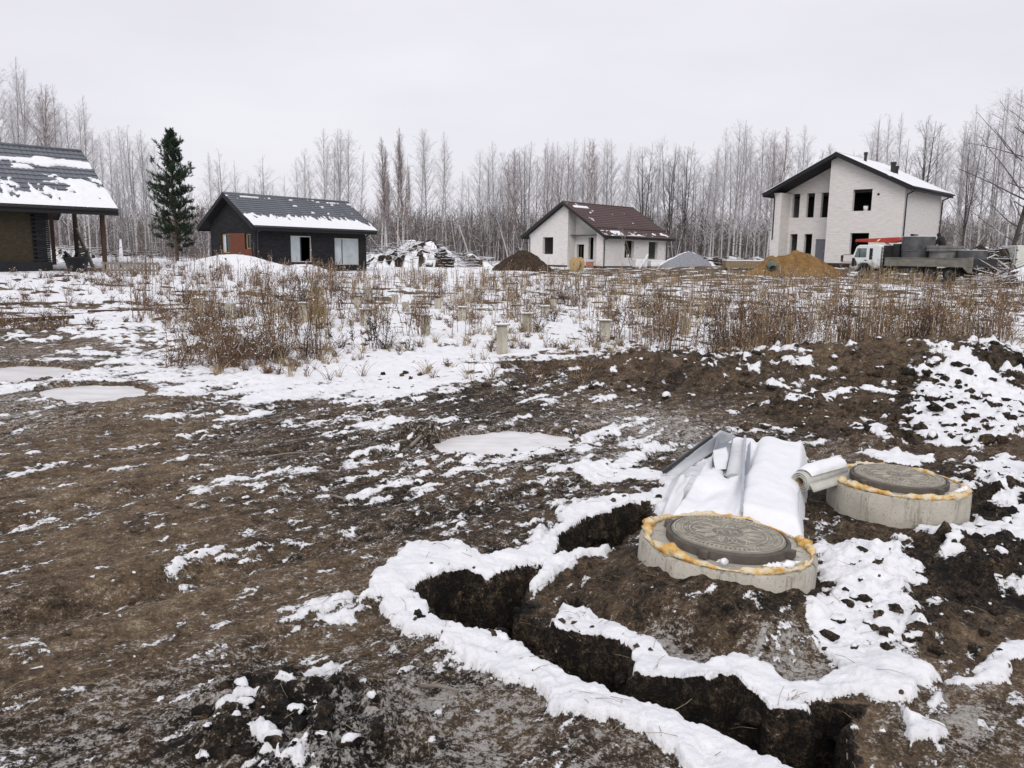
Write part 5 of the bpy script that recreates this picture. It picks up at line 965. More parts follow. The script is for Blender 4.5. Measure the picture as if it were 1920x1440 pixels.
def sheet(name, rows, mat, label, cat, th=.006, sub=8, rough=.02, seed=1):
    """curved sheet through a grid of points, with thickness"""
    G = np.array(rows, float); nr, nc = G.shape[:2]; uu = np.linspace(0, nr - 1, (nr - 1) * sub + 1); vv = np.linspace(0, nc - 1, (nc - 1) * sub + 1); V = []
    for u in uu:
        i = min(int(u), nr - 2); f = u - i; row = G[i] * (1 - f) + G[i + 1] * f
        for v in vv:
            j = min(int(v), nc - 2); g_ = v - j; p = row[j] * (1 - g_) + row[j + 1] * g_; k = float(fbm(np.array([u * 1.7 + seed]), np.array([v * 1.7]), 3, 3)[0]) - .5; V.append(p + np.array([k, k * .5, k]) * rough)
    a, b = len(uu), len(vv); i_, k_ = np.meshgrid(np.arange(a - 1), np.arange(b - 1), indexing='ij'); q = np.stack([i_ * b + k_, (i_ + 1) * b + k_, (i_ + 1) * b + k_ + 1, i_ * b + k_ + 1], -1).reshape(-1, 4)
    o = obj(name, mesh_np(name, V, q), mat); s = o.modifiers.new('solid', 'SOLIDIFY'); s.thickness = th; return tag(o, label, cat)
A = at_z
sheet('plastic_film', [[A(1226, 985, -.34), A(1238, 940, -.34), A(1256, 900, -.34)], [A(1240, 975, -.18), A(1258, 925, -.1), A(1275, 892, -.06)], [A(1262, 972, -.12), A(1282, 920, -.1), A(1300, 890, -.08)]], 'film', 'crumpled white plastic film hanging over the side of the panel stack', 'plastic film', rough=.07, seed=4)
sheet('loose_panel', [[A(1243, 892, -.3), A(1300, 850, -.1), A(1352, 808, .12)], [A(1264, 896, -.31), A(1327, 854, -.13), A(1382, 818, .03)]], 'panel_grey', 'tilted grey panel sticking up at the back of the snowy stack', 'panel', .012, rough=.02, seed=2)
folded('metal_profile', A(1244, 889, -.27), A(1338, 820, .08), [(0, .0), (0, .035), (.03, .035)], 'frame_dark', 'dark metal strip along the raised edge of the tilted panel', 'metal profile')
p = A(1340, 893, -.1); o = MB().box((-.075, -.09, -.1), (.075, .09, .012)).box((-.06, -.075, .012), (.06, .075, .018)).build('gap_shade_block', 'black_plastic', None, bevel=.01); o.location = p; o.rotation_euler = (0, 0, .2); tag(o, 'dark block put in for the shade of a gap in the snow on the panel stack', 'box')  # added block, its black colour stands for the shade inside the snow gap
sn = sheet('film_sheet', [[A(1337, 845, .03), A(1337, 865, .0), A(1340, 880, -.04)], [A(1362, 838, .04), A(1366, 860, .01), A(1362, 880, -.04)]], 'film', 'translucent white film sheet standing beside the short metal channel', 'plastic film', rough=.015, seed=6)
# the rolled membrane
a, b = np.array(A(1499, 903, -.06)), np.array(A(1580, 880, -.06)); d = (b - a) / np.linalg.norm(b - a); L = .62; t = thing('membrane_roll', 'roll of grey-white membrane with its loose end curling, beside the snowy stack', 'roll', tuple(a)); fw = Vector(d); rt = fw.cross(Vector((0, 0, 1))).normalized(); M3 = Matrix((rt, Vector((0, 0, 1)), fw)).transposed().to_4x4()
def spiral(r0, r1, t0, t1, n): return [((r0 + (r1 - r0) * i / n) * math.cos(t0 + (t1 - t0) * i / n), (r0 + (r1 - r0) * i / n) * math.sin(t0 + (t1 - t0) * i / n)) for i in range(n + 1)]
SP = spiral(.04, .088, 0, 6 * math.pi, 90) + [(.09 + .014 * i, -.02 * i) for i in range(1, 4)]; V = []
for x, y in SP: V += [M3 @ Vector((x, y, 0)), M3 @ Vector((x, y, L))]
o = obj('sheet', mesh_np('sheet', V, [(2 * i, 2 * i + 1, 2 * i + 3, 2 * i + 2) for i in range(len(SP) - 1)]), 'membrane', t); s = o.modifiers.new('solid', 'SOLIDIFY'); s.thickness = .0065
MB().lathe([(.040, .0), (.040, L), (.033, L), (.033, 0)], k=24, M=M3, closed=True).build('core', 'wood', t, True)
V = []; nu, nv = 14, 9
for i in range(nu + 1):
    for j in range(nv + 1): f = i / nu; an = R(35 + 110 * j / nv); e = math.sin(math.pi * j / nv) ** .5 * min(1, f * 5); V.append(M3 @ Vector(((.094 + .035 * e * (1 + .4 * math.sin(i))) * math.cos(an), (.094 + .035 * e) * math.sin(an), .05 + f * (L - .1))))
obj('roll_snow', mesh_np('roll_snow', V, [(i * (nv + 1) + j, (i + 1) * (nv + 1) + j, (i + 1) * (nv + 1) + j + 1, i * (nv + 1) + j + 1) for i in range(nu) for j in range(nv)]), 'snow', t)
# ---- foundation piles
PIL = [(942, 662, 610, 1), (1133, 645, 602, 1), (988, 626, 589, 1), (798, 632, 592, 1), (683, 613, 581, 1), (866, 604, 577, 1), (671, 580, 558, 0), (761, 588, 568, 0), (571, 606, 569, 1), (374, 592, 560, 1), (433, 603, 569, 0), (691, 562, 543, 0), (740, 570, 552, 0), (821, 580, 560, 0), (1021, 597, 575, 1), (1037, 580, 565, 0), (1143, 603, 585, 1), (1146, 585, 572, 0), (1284, 632, 597, 0), (1266, 600, 580, 0), (1430, 602, 583, 0), (880, 566, 550, 0), (960, 568, 552, 0), (600, 580, 560, 0), (520, 590, 566, 0)]
desc = {942: 'pale square concrete pile, the one standing closest to the bare mud', 1133: 'concrete pile with a wide plate cap at the left foot of the earth mound', 988: 'capped concrete pile right behind the pile closest to the mud', 798: 'pale concrete pile with a cap among the brown weeds', 374: 'concrete pile standing beyond the long dark poles', 683: 'weathered brownish concrete pile with a flat cap behind the snowy strip'}
for x, yb, yt, cap in PIL:
    p = on_g(x, yb); z = ground_z(p[0], p[1]); h = at_y(x, yt, p[1])[2] - z; h = min(max(h, .3), .75); rz = R(-42) + rnd.gauss(0, .03)
    t = thing('foundation_pile', desc.get(x, 'square concrete foundation pile half hidden among the dry weeds'), 'pile', (p[0], p[1], z), rz, 'foundation piles'); t.rotation_euler = (rnd.gauss(0, .02), rnd.gauss(0, .02), R(4) + rnd.gauss(0, .05))
    MB().box((-.1, -.1, -.3), (.1, .1, h)).build('shaft', 'pile_concrete', t, bevel=.012)
    if cap: MB().box((-.15, -.14, h), (.15, .14, h + .018)).build('cap_plate', 'wood_grey', t); MB().box((-.13, -.12, h + .018), (.13, .12, h + .035)).build('cap_snow', 'snow', t, bevel=.008)
# ---- poles lying in the snow
for a, b, r_, lb in (((-60, 607), (140, 602), .05, 'thick dark pole lying on the snow beside the dirt track'), ((-40, 576), (52, 573), .045, 'dark pole lying on the track before the porch house'), ((165, 584), (372, 584), .045, 'long thin dark pole lying in the snow beside a concrete pile'), ((286, 603), (322, 602), .04, 'short end of a dark pole showing from the snow by the weeds')):
    p, q = on_g(*a), on_g(*b); P = [p + (q - p) * f for f in (0, .5, 1)]; P = [(v[0], v[1], ground_z(v[0], v[1]) + r_ * .8) for v in P]; pole('lying_pole', P, r_, 'wood_dark', lb, 'pole')
for (a, b, r_, lb) in (((786, 1286), (860, 1308), .011, 'bent bare stick lying on the frosted mud left of the trench'), ((770, 838), (812, 815), .02, 'split piece of wood stuck in the frozen rut puddle'), ((455, 868), (605, 852), .009, 'thin weathered stick lying on the brown track'), ((620, 940), (668, 958), .01, 'snow-covered stick lying on the mud'), ((1195, 1110), (1262, 1058), .004, 'dry stem lying on the heaped soil before the ring'), ((1588, 1352), (1590, 1412), .005, 'thin root hanging down at the end of the trench')):
    p, q = on_g(*a), on_g(*b); z0, z1 = ground_z(p[0], p[1]), ground_z(q[0], q[1]); pole('stick', [(p[0], p[1], max(z0, -.5) + r_ + .02), ((p[0] + q[0]) / 2, (p[1] + q[1]) / 2, max((z0 + z1) / 2, -.5) + .05), (q[0], q[1], max(z1, -.5) + r_ + .03)], [r_, r_ * .9, r_ * .6], 'wood_grey', lb, 'stick')
p = on_g(1930, 905); z = ground_z(p[0], p[1]); o = MB().box((-.03, -.02, -.2), (.03, .02, .27)).build('wooden_stake', 'wood', None, bevel=.004); o.location = (p[0], p[1], z); tag(o, 'short wooden stake driven in beside the snow-covered clods', 'stake')
# ================================================================ THINGS ROUND THE HOUSES
def heap(name, px, depth, w, d, h, mat, label, seed, snow=None, rough=.2, zoff=0, peak=(0, 0)):
    p = at_y(px, HOR, depth); z = ground_z(p[0], depth); t = thing(name, label, 'heap', (p[0], depth, z + zoff)); n, k = 46, 90; V = []; rr = []
    for i in range(n + 1):
        for j in range(k): a = 2 * math.pi * j / k; f = i / n; V.append((w / 2 * f * math.cos(a), d / 2 * f * math.sin(a), 0)); rr.append(f)
    V = np.array(V); rr = np.array(rr); V[:, 0] += peak[0] * w * (1 - rr); an = np.arctan2(V[:, 1], V[:, 0]); rr2 = rr * (1 + .3 * (fbm(np.cos(an) * 1.5 + seed, np.sin(an) * 1.5, 3, seed) - .5)); V[:, 2] = h * np.clip(1 - rr2 ** 1.35, 0, 1) * (.86 + .0 * rr) + h * rough * (fbm(V[:, 0] * 1.1, V[:, 1] * 1.1, 4, seed + 3, .6) - .5) * 2 * (1 - rr) ** .4 + h * .09 * (fbm(V[:, 0] * 4.5, V[:, 1] * 4.5, 3, seed + 8, .6) - .5) * (1 - rr) ** .3 - .15 * (rr > .97) + peak[1] * h * np.exp(-(((V[:, 0] - .16 * w) / (.2 * w)) ** 2 + (V[:, 1] / (.3 * d)) ** 2)) * (1 - rr)
    i_, j_ = np.meshgrid(np.arange(n), np.arange(k), indexing='ij'); q = np.stack([i_ * k + j_, (i_ + 1) * k + j_, (i_ + 1) * k + (j_ + 1) % k, i_ * k + (j_ + 1) % k], -1).reshape(-1, 4)
    obj('pile', mesh_np('pile', V, q), mat, t)
    if snow is not None:
        mk = snow(V[:, 0] / w, V[:, 1] / d, V); W2 = V.copy(); W2[:, 2] += np.where(mk > 0, .05, -.1); keep = (mk[q] > 0).any(1); u, inv = np.unique(q[keep], return_inverse=True); s = obj('heap_snow', mesh_np('heap_snow', W2[u], inv.reshape(-1, 4)), 'snow', t); s['kind'] = 'stuff'
    return t
heap('sand_heap', 1494, 52.5, 7.2, 4.6, 1.6, 'sand', 'big ochre sand heap in front of the two-storey house', 4, zoff=-.15, rough=.3, peak=(-.12, .3))
heap('earth_heap', 982, 66, 5.4, 4, 1.9, 'earth', 'dark brown earth heap at the left corner of the one-storey white house', 6)
heap('gravel_heap', 1291, 65, 4.8, 3.6, 1.35, 'gravel', 'grey gravel heap with snow along its rim beside the one-storey white house', 7, lambda x, y, V: np.where((y > .02) | (x > .33), .3, -1) + (fbm(V[:, 0] * 1.5, V[:, 1] * 1.5, 3, 2) - .5) * 1.2)
def brush_heap(px, depth, w, d, h, n, label, seed, name='brush_heap'):
    g_ = np.random.default_rng(seed); p = at_y(px, HOR, depth); x0, y0 = p[0], depth; z0 = ground_z(x0, y0); t = thing(name, label, 'brush heap', (x0, y0, z0)); nx, ny = 46, 22
    X, Y = np.meshgrid(np.linspace(-w / 2, w / 2, nx), np.linspace(-d / 2, d / 2, ny), indexing='ij'); e = np.clip(1 - (2 * X / w) ** 2, 0, 1) * np.clip(1 - (2 * Y / d) ** 2, 0, 1); hh = h * .75 * e ** .6 * (.45 + 1.1 * fbm(X * .6 + seed, Y * .9, 4, seed)); V = np.stack([X, Y, hh - .12], -1).reshape(-1, 3)
    i_, k_ = np.meshgrid(np.arange(nx - 1), np.arange(ny - 1), indexing='ij'); q = np.stack([i_ * ny + k_, (i_ + 1) * ny + k_, (i_ + 1) * ny + k_ + 1, i_ * ny + k_ + 1], -1).reshape(-1, 4); me = mesh_np('earth_core', V, q); s = .5 + (fbm(V[:, 0] * 1.1, V[:, 1] * 1.6, 4, seed + 5) - .48) * 7; attr(me, 'snow', np.clip(s, -1, 1.5)); attr(me, 'tone', np.full(len(V), .08)); attr(me, 'frost', np.zeros(len(V))); obj('earth_core', me, 'ground', t)
    m = n; bx = g_.uniform(-.48, .48, m) * w; by = g_.uniform(-.48, .48, m) * d; ee = np.clip(1 - (2 * bx / w) ** 2, 0, 1) * np.clip(1 - (2 * by / d) ** 2, 0, 1); bz = h * .75 * ee ** .6 * g_.uniform(.3, 1.1, m); dr = g_.normal(size=(m, 3)) * np.array([1, .7, .32]); dr /= np.linalg.norm(dr, axis=1)[:, None]; L = g_.uniform(.5, 2.2, m); P0 = np.stack([bx, by, bz], 1); P1 = P0 + dr * L[:, None]; P1[:, 2] = np.maximum(P1[:, 2], .03); r_ = g_.uniform(.008, .03, m)
    V, Fq = segs_mesh('b', P0, P1, r_, r_ * .5, 4); o = obj('branches', mesh_np('branches', V, Fq, None, False), 'brush', t); o['kind'] = 'stuff'; Pm = P0 + (P1 - P0) * .1; sel = np.abs(dr[:, 2]) < .25; V, Fq = segs_mesh('s', Pm[sel] + np.array([0, 0, .035]), P1[sel] + np.array([0, 0, .03]), r_[sel] * .95, r_[sel] * .4, 4); o = obj('branch_snow', mesh_np('branch_snow', V, Fq), 'snow', t); o['kind'] = 'stuff'
brush_heap(775, 78, 10.5, 4.5, 3.0, 1000, 'long heap of grubbed roots and branches dusted with snow beside the black house', 3); brush_heap(870, 82, 6, 3, 1.5, 160, 'low tail of snowy branches between the brush heap and the earth heap', 13)
brush_heap(215, 66, 9, 3, 1.4, 380, 'low snowy brush heap seen behind the posts of the porch', 5); brush_heap(120, 60, 6, 3, 1.8, 380, 'tangled brush heap behind the porch slab', 15); brush_heap(1370, 88, 12, 3, 1.6, 480, 'dark brush heap in the gap between the two white houses', 7)
brush_heap(1862, 54, 5.5, 3, 2.1, 600, 'tangle of snowy cut branches behind the truck and before the trailer', 9); brush_heap(1915, 42, 3.4, 2.4, 1.0, 260, 'snowy brushwood lying in the weeds to the right of the truck', 19)
# cable drum
p = at_y(1082, HOR, 66); z = ground_z(p[0], 66); t = thing('cable_drum', 'empty wooden cable drum on its side before the white porch', 'cable drum', (p[0], 66, z + .56)); t.rotation_euler = (0, 0, R(42))
for sgn in (-1, 1): Mx = Matrix.Translation((sgn * .32, 0, 0)) @ Matrix.Rotation(R(90), 4, 'Y'); MB().lathe([(.06, -.03), (.58, -.03), (.58, .03), (.06, .03)], k=32, M=Mx, closed=True).build('flange', 'spool_wood', t)
MB().lathe([(.06, -.29), (.3, -.29), (.3, .29), (.06, .29)], k=24, M=Matrix.Rotation(R(90), 4, 'Y'), closed=True).build('barrel', 'wood', t)
# ladder on the white house
lx = HW.loc(1163, 440, 'y', -.7)[0]; t = thing('ladder', 'long home-made wooden ladder leaning on the eaves of the one-storey white house', 'ladder', tuple(world_of(HW, (lx, 0, 0))), HW.a); f0, f1 = Vector((0.5, -2.0, ground_z(*world_of(HW, (lx + .5, -2.0, 0))[:2]) - HW.O[2])), Vector((-.2, -.72, HW.He + 1.05)); d = f1 - f0
for s in (-.22, .22): MB().bar(f0 + Vector((s * 1.15, 0, 0)), f1 + Vector((s, 0, 0)), .07, .045).build('rail', 'wood_grey', t)
for i in range(13): c = f0 + d * ((i + .8) / 13.6); MB().bar(c + Vector((-.27, -.03, 0)), c + Vector((.27, -.03, 0)), .05, .03).build('rung', 'wood_grey', t)
# wrapped pallets and a plank beside them
for px, w_, h_, lb in ((1200, 1.0, .72, 'white wrapped pallet against the wall of the one-storey house, left of the gravel'), (1232, 1.3, .55, 'low snow-covered pallet between the wrapped pallet and the gravel heap')):
    p = at_y(px, HOR, 67); z = ground_z(p[0], 67); t = thing('wrapped_pallet', lb, 'pallet', (p[0], 67, z), R(8)); MB().box((-w_ / 2, -.5, .12), (w_ / 2, .5, h_)).build('wrapped_load', 'film', t, bevel=.05); MB().box((-w_ / 2, -.5, h_ + .002), (w_ / 2, .5, h_ + .07)).build('load_snow', 'snow', t, bevel=.03)
    for s in (-.45, 0, .45): MB().box((-w_ / 2, s - .05, -.05), (w_ / 2, s + .05, .118)).build('bearer', 'wood', t)
p = at_y(1206, HOR, 66); z = ground_z(p[0], 66); o = MB().bar((0, 0, .0), (.7, .3, 1.2), .16, .05).build('leaning_plank', 'snow', None); o.location = (p[0] - .25, 66, z); tag(o, 'snow-covered plank leaning on the white wrapped pallet', 'plank')
# stack of boards by the sand
p = at_y(1392, HOR, 57); z = ground_z(p[0], 57); t = thing('board_stack', 'stack of sawn boards with snow on top left of the sand heap', 'board stack', (p[0], 57, z), R(3))
for i in range(4):
    for j in range(4): MB().box((-1.3 + rnd.uniform(-.06, .06), -.5 + j * .26, .08 + i * .12), (1.3 + rnd.uniform(-.06, .06), -.26 + j * .26, .19 + i * .12)).build('board', 'wood', t)
MB().box((-1.3, -.5, .566), (1.3, .52, .66)).build('stack_snow', 'snow', t, bevel=.04)
for s in (-1, 0, 1): MB().box((s - .05, -.5, -.1), (s + .05, .5, .078)).build('bearer', 'wood_grey', t)
# concrete mixer on the sand's edge
p = at_y(1449, HOR, 49); z = ground_z(p[0], 49); t = thing('concrete_mixer', 'small greenish concrete mixer with its dark drum mouth turned down before the sand heap', 'mixer', (p[0], 49, z), R(-10)); Mx = Matrix.Translation((0, 0, .72)) @ Matrix.Rotation(R(112), 4, 'X'); MB().lathe([(0, -.38), (.22, -.38), (.33, -.1), (.33, .12), (.22, .4), (.2, .4), (.3, .1), (.3, -.08), (0, -.34)], k=20, M=Mx).build('drum', 'mixer_green', t, True)
for s in (-1, 1):
    MB().tube([(s * .38, -.3, -.05), (s * .38, .0, .78), (s * .38, .35, -.05)], .025, 6).build('leg', 'mixer_green', t)
MB().tube([(-.38, 0, .74), (.38, 0, .74)], .03, 6).build('axle', 'chassis', t); MB().box((-.16, .25, .75), (.16, .5, 1.1)).build('motor_box', 'mixer_green', t, bevel=.03)
# bits before the black house
def gz(px, d): p = at_y(px, HOR, d); return (p[0], d, ground_z(p[0], d))
t = thing('material_box', 'open cardboard-coloured box with red packs before the black house door', 'box', gz(546, 49)); MB().box((-.45, -.3, -.02), (.45, .3, .3)).build('box_body', 'white_sack', t, bevel=.02); MB().box((-.35, -.2, .302), (.3, .2, .42)).build('packs', 'red_pack', t, bevel=.03)
for px, d, lb in ((571, 49.5, 'pinkish sack lying beside the box before the black house'), (484, 48, 'round white snow-covered sack at the corner of the black house'), (508, 48.5, 'white sack leaning against the snow-covered sack by the black house')):
    bm = bmesh.new(); bmesh.ops.create_icosphere(bm, subdivisions=3, radius=1); me = bpy.data.meshes.new('sack')
    for v in bm.verts: k = 1 + .25 * mnoise.noise(v.co * 1.7 + Vector((px, 0, 0))); v.co = Vector((v.co.x * .5 * k, v.co.y * .35 * k, max(-.25, v.co.z * .33 * k)))
    bm.to_mesh(me); bm.free(); me.polygons.foreach_set('use_smooth', [True] * len(me.polygons)); g3 = gz(px, d); o = obj('sack', me, 'red_pack' if px == 571 else 'snow'); o.location = (g3[0], g3[1], g3[2] + .2); tag(o, lb, 'sack')
# under the porch: tub, plank, pallet fence
g3 = gz(143, 35.4); t = thing('plastic_tub', 'big black plastic tub heaped with dark rubbish under the porch edge', 'tub', g3); MB().lathe([(0, -.02), (.36, -.02), (.5, .62), (.53, .62), (.53, .66), (.46, .66), (.34, .04), (0, .04)], k=22).build('tub', 'black_plastic', t, True); m = MB()
for i in range(9): a = rnd.random() * 6.28; m.bar((.25 * math.cos(a), .25 * math.sin(a), .4), (.5 * math.cos(a + 1), .5 * math.sin(a + 1), rnd.uniform(.7, .95)), .12, .03)
m.build('rubbish', 'black_plastic', t)['kind'] = 'stuff'
w0 = world_of(HL, (-.62, HL.W / 2 - .25, .0)); pole('leaning_plank', [tuple(w0 + Vector((.95, -.25, -.0))), tuple(w0 + Vector((.08, .0, 1.9)))], .09, 'wood_grey', 'weathered plank leaning against the middle porch post', 'plank')
g3 = gz(243, 35.5); t = thing('pallet_fence', 'row of upright brown pallet boards in the dry grass beside the porch', 'pallet', g3, R(4))
for i in range(15): x = -1.15 + i * .165; MB().box((x - .05, -.015, -.05), (x + .05, .012, .5 + .05 * rnd.random())).build('slat', 'wood_grey', t)
for z in (.12, .42): MB().box((-1.25, .013, z), (1.25, .05, z + .09)).build('rail', 'wood_grey', t)
for px in (223, 229):
    p = at_y(px, 470, 62); pole('pale_post', [(p[0], 62, ground_z(p[0], 62) - .05), (at_y(226, 449, 62.2)[0], 62.2, at_y(226, 449, 62.2)[2])], .08, 'snow', 'snow-covered pole propped against its twin behind the porch', 'pole', 'propped snowy poles')
# white trailer at the wood's edge
g3 = gz(1936, 52); t = thing('trailer', 'white box trailer with a pipe frame at the edge of the wood', 'trailer', g3, R(-8)); MB().box((-.95, 0, .45), (2.4, 2.2, 1.85)).build('body', 'trailer_white', t, bevel=.03); MB().box((-1.0, -.03, 1.852), (2.45, 2.23, 1.93)).build('roof_snow', 'snow', t, bevel=.02); m = MB(); m.tube([(-1.1, -.08, .3), (-1.1, -.08, 1.9)], .035, 6); m.build('frame_pipe', 'galv', t)
for z in (1.0, 1.6): MB().box((-1.12, -.07, z), (-.9, -.01, z + .06)).build('hinge', 'chassis', t)
for x in (.2, 1.3): MB().lathe([(.0, -.1), (.3, -.1), (.34, -.06), (.34, .06), (.3, .1), (0, .1)], k=20, M=Matrix.Translation((x, .1, .34)) @ Matrix.Rotation(R(90), 4, 'X')).build('wheel', 'tyre', t)
# ================================================================ TRUCK
TO = np.array([20.95, 49.8]); zT = .62; T = thing('crane_truck', 'dirty white flatbed truck with a red crane, loaded with concrete rings', 'truck', (TO[0], TO[1], zT), R(-61.6))
cabp = [(.05, .52), (0, .75), (.06, 1.25), (.32, 1.92), (.5, 2.03), (1.95, 2.05), (2.05, 1.95), (2.05, .62), (1.5, .62), (1.38, .82), (1.1, .95), (.78, .95), (.5, .82), (.4, .52)]
c = MB(); c.prism([(x, .06, z) for x, z in cabp], (0, 2.1, 0)); cab = c.build('cab', 'cab_paint', T, bevel=.05)
def tpoly(pts, y, th, name, mat, par): return MB().prism([(x, y, z) for x, z in pts], (0, -th, 0)).build(name, mat, par)
tpoly([(.24, 1.28), (.42, 1.83), (1.08, 1.83), (1.08, 1.28)], .062, .012, 'door_window', 'glass_mid', cab); tpoly([(1.3, 1.15), (1.3, 1.83), (1.52, 1.83), (1.52, 1.15)], .062, .012, 'rear_window', 'glass_dark', cab)
MB().box((.6, .03, 1.28), (.63, .05, 1.83)).build('window_bar', 'truck_black', cab); tpoly([(.06, .72), (.1, 1.25), (.26, 1.24), (.42, 1.0), (.46, .78)], .06, .008, 'side_trim', 'truck_black', cab); m = MB(); m.box((1.0, .03, 1.08), (1.14, .055, 1.13)); m.build('door_handle', 'truck_black', cab)
MB().prism([(.045, .25, 1.2), (.045, 2.0, 1.2), (.335, 2.0, 1.88), (.335, .25, 1.88)], (-.02, 0, .008)).build('windscreen', 'glass_dark', cab)
MB().box((-.12, .02, .42), (.35, 2.2, .62)).build('bumper', 'bed_paint', T, bevel=.03)
for y in (.15, 1.85): MB().box((-.14, y, .64), (.0, y + .25, .82)).build('headlight', 'lamp_glass', T, bevel=.02)
for y in (.0, 2.2):
    m = MB(); m.tube([(.12, y + .08, 1.45), (-.45, y - .1, 1.42), (-.52, y - .12, 1.2), (-.45, y - .1, .98), (.08, y + .06, .98)], .018, 6); mr = m.build('mirror_arm', 'truck_black', T); MB().box((-.56, y - .2, 1.0), (-.5, y - .02, 1.4)).build('mirror', 'truck_black', mr, bevel=.015)
MB().box((2.08, .3, .55), (2.32, 2.0, 2.0)).build('air_intake', 'chassis', T); m = MB()
for z in np.linspace(.75, 1.8, 6): m.tube([(2.12, .1, z), (2.4, .1, z)], .018, 5)
m.tube([(2.12, .1, .6), (2.12, .1, 1.9)], .02, 5); m.tube([(2.4, .1, .6), (2.4, .1, 1.9)], .02, 5); m.build('ladder_rack', 'truck_black', T)
for y in (.6, 1.6): MB().box((.4, y, .5), (7.6, y + .12, .72)).build('chassis_beam', 'chassis', T)
MB().box((2.45, .0, .80), (7.75, 2.3, .9)).build('bed_floor', 'bed_paint', T)
m = MB(); m.box((2.45, -.03, .84), (7.62, .02, 1.26)); sb = m.build('side_board', 'bed_paint', T, bevel=.01); MB().box((2.45, -.06, 1.262), (7.62, .03, 1.3)).build('top_rail', 'bed_paint', sb); MB().box((2.45, -.07, .80), (7.62, -.032, .86)).build('bottom_rail', 'bed_paint', sb); MB().box((5.7, -.05, .86), (5.75, -.032, 1.26)).build('rib', 'bed_paint', sb)
MB().box((2.45, 2.28, .9), (7.7, 2.33, 1.26)).build('side_board', 'bed_paint', T); MB().box((7.74, .05, .84), (7.79, 2.28, 1.24)).build('tail_board', 'chassis', T, bevel=.01); MB().box((7.62, -.08, .8), (7.8, .04, 1.34)).build('corner_post', 'bed_paint', T, bevel=.01); MB().prism([(7.3, -.06, .79), (7.8, -.06, .79), (7.78, -.06, .5), (7.6, -.06, .5)], (0, .08, 0)).build('bracket', 'bed_paint', T)
def wheel(x, y, rr=.43):
    Mx = Matrix.Translation((x, y, rr)) @ Matrix.Rotation(R(90), 4, 'X'); w_ = MB().lathe([(.24, -.13), (rr - .04, -.13), (rr, -.08), (rr, .08), (rr - .04, .13), (.24, .13)], k=28, M=Mx, closed=True).build('wheel', 'tyre', T, True); MB().lathe([(0, .02), (.1, .02), (.12, .1), (.2, .1), (.24, .13), (.24, -.12), (0, -.12)], k=24, M=Mx).build('rim', 'rim', w_); return w_
for y in (.24, 2.06): wheel(.93, y)
for x in (5.3, 6.45):
    for y in (.24, 2.06): wheel(x, y)
MB().tube([(3.3, .35, .6), (4.2, .35, .6)], .22, 14).build('fuel_tank', 'rim', T, True); MB().box((4.4, .2, .45), (4.75, .6, .8)).build('battery_box', 'chassis', T); MB().box((6.95, .05, .3), (6.98, .5, .8)).build('mud_flap', 'truck_black', T)
MB().box((2.35, .75, .85), (2.8, 1.45, 2.1)).build('crane_column', 'chassis', T, bevel=.02); m = MB(); m.prism([(-.45, .85, 2.24), (-.4, .85, 2.4), (2.6, .85, 2.5), (2.75, .85, 2.25), (2.2, .85, 2.16)], (0, .34, 0)); bo = m.build('crane_boom', 'crane_red', T, bevel=.03)
tpoly([(1.1, 2.24), (1.28, 2.28), (1.42, 2.42), (1.24, 2.38)], .846, .006, 'decal', 'decal', bo); MB().tube([(-.42, 1.06, 2.4), (-.5, 1.06, 2.05)], .03, 6).build('hook_block', 'chassis', bo); MB().tube([(2.5, 1.06, 1.6), (1.6, 1.06, 2.2)], .07, 8).build('crane_ram', 'galv', T)
def t_world(x, y, z): return tuple(Vector((TO[0], TO[1], zT)) + Matrix.Rotation(R(-61.6), 3, 'Z') @ Vector((x, y, z)))
def cring(x, y, z, r_, h, mat, label, group='concrete rings on the truck'):
    t = thing('well_ring', label, 'concrete ring', t_world(x, y, z), 0, group); MB().lathe([(r_ - .09, 0), (r_, 0), (r_, h), (r_ - .09, h)], k=44, closed=True).build('ring_wall', mat, t); MB().lathe([(r_ - .085, h), (r_ - .01, h), (r_ - .012, h + .02), (r_ - .08, h + .02)], k=44, closed=True).build('ring_snow', 'snow', t); return t
cring(3.72, 1.15, .902, .86, .78, 'wet_concrete', 'wet dark concrete ring at the bottom of the stack behind the truck cab'); cring(3.74, 1.12, 1.704, .88, .80, 'wet_concrete', 'wet dark concrete ring on top of the stack behind the truck cab'); cring(5.42, 1.13, .902, .8, .74, 'wet_concrete_light', 'concrete ring under the two round slabs in the middle of the truck bed'); cring(7.0, 1.15, .902, .72, .82, 'wet_concrete', 'dark concrete ring at the tail end of the truck bed')
for z, lb in ((1.664, 'lower round concrete slab on the middle ring of the truck load'), (1.824, 'upper round concrete slab on the middle ring of the truck load')):
    o = MB().lathe([(0, 0), (.9, 0), (.92, .03), (.92, .13), (.9, .15), (0, .15)], k=44).build('round_slab', 'wet_concrete_light'); o.location = t_world(5.38, 1.1, z); tag(o, lb, 'concrete slab')
# the worker on the load: dark jacket, stooping, facing the cab
def skin_mesh(name, V, E, Rd, mat, parent, root=0):
    me = bpy.data.meshes.new(name); me.from_pydata(V, E, []); me.update(); o = obj(name, me, mat, parent); o.modifiers.new('skin', 'SKIN'); sv = me.skin_vertices[0].data
    for i, r_ in enumerate(Rd): sv[i].radius = (r_, r_) if not isinstance(r_, tuple) else r_; sv[i].use_root = (i == root)
    s = o.modifiers.new('sub', 'SUBSURF'); s.levels = s.render_levels = 2; return o
W = thing('person', 'person in a dark hooded jacket stooping on the truck load', 'person', t_world(4.62, 2.02, .902), R(-61.6)); W.scale = (1.08, 1.08, 1.08)
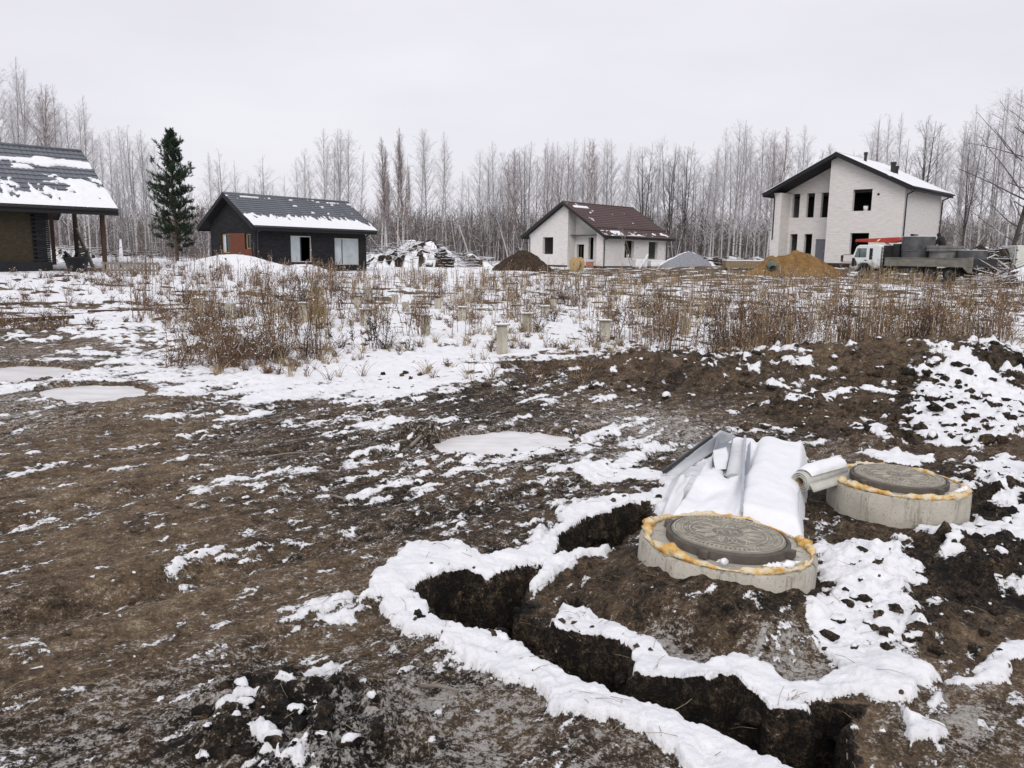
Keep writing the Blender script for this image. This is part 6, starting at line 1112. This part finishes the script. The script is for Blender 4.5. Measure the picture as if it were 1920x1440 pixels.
# x- = towards the cab
V = [(.06, 0, .93), (.02, 0, 1.12), (-.08, 0, 1.32), (-.17, 0, 1.45), (-.25, 0, 1.52), (-.29, 0, 1.60), (-.28, 0, 1.68), (-.1, -.19, 1.39), (-.2, -.24, 1.14), (-.36, -.2, .98), (-.1, .19, 1.39), (-.2, .24, 1.14), (-.36, .2, .98), (.05, -.1, .86), (.0, -.11, .5), (.04, -.11, .09), (-.1, -.12, .04), (.05, .1, .86), (.02, .11, .5), (.06, .11, .09), (-.08, .12, .04)]
E_ = [(0, 1), (1, 2), (2, 3), (3, 4), (4, 5), (5, 6), (3, 7), (7, 8), (8, 9), (3, 10), (10, 11), (11, 12), (0, 13), (13, 14), (14, 15), (15, 16), (0, 17), (17, 18), (18, 19), (19, 20)]
skin_mesh('body', V, E_, [(.13, .15), .13, .14, .11, .06, .085, .08, .075, .055, .04, .075, .055, .04, .1, .07, .05, .04, .1, .07, .05, .04], 'trousers', W)
skin_mesh('jacket', [(.08, 0, .84), (.03, 0, 1.1), (-.07, 0, 1.32), (-.16, 0, 1.46), (-.1, -.2, 1.39), (-.2, -.26, 1.14), (-.34, -.21, 1.0), (-.1, .2, 1.39), (-.2, .26, 1.14), (-.34, .21, 1.0)], [(0, 1), (1, 2), (2, 3), (2, 4), (4, 5), (5, 6), (2, 7), (7, 8), (8, 9)], [(.2, .17), (.19, .165), (.2, .18), .12, .1, .085, .06, .1, .085, .06], 'jacket', W)
skin_mesh('hood', [(-.2, 0, 1.48), (-.26, 0, 1.58), (-.25, 0, 1.72)], [(0, 1), (1, 2)], [.1, .115, .09], 'jacket', W); skin_mesh('face', [(-.33, 0, 1.6), (-.345, 0, 1.65)], [(0, 1)], [.055, .05], 'skin', W)
for s in (-1, 1):
    hb = [(-.36, s * .2, .98), (-.41, s * .2, .95)]; Vh = list(hb); Eh = [(0, 1)]; Rh = [.032, .036]
    for k, dy in enumerate((-.03, -.01, .01, .03)): i = len(Vh); Vh += [(-.46, s * .2 + dy, .93), (-.485, s * .2 + dy, .9 + abs(dy) * .2)]; Eh += [(1, i), (i, i + 1)]; Rh += [.0095, .0085]
    i = len(Vh); Vh += [(-.42, s * .2 - s * .045, .935), (-.45, s * .2 - s * .055, .91)]; Eh += [(1, i), (i, i + 1)]; Rh += [.011, .009]; skin_mesh('hand', Vh, Eh, Rh, 'skin', W)
# plank or post of scaffolding at the white porch, brick stack
o = MB().box((-.05, -.05, -.1), (.05, .05, 2.1)).build('timber_post', 'wood_dark', None); g3 = world_of(HW, (-.6, 2.2, 0)); o.location = (g3.x, g3.y, ground_z(g3.x, g3.y)); tag(o, 'dark timber post standing before the white porch', 'post')
g3 = world_of(HW, (-.35, 1.3, .0)); zz0 = ground_z(g3.x, g3.y); t = thing('brick_stack', 'small reddish brick stack at the foot of the white porch pier', 'bricks', (g3.x, g3.y, zz0), HW.a)
for i in range(6):
    for j in range(3): MB().box((-.12, -.39 + j * .26, i * .1), (.12, -.14 + j * .26, i * .1 + .094)).build('brick', 'red_pack', t)
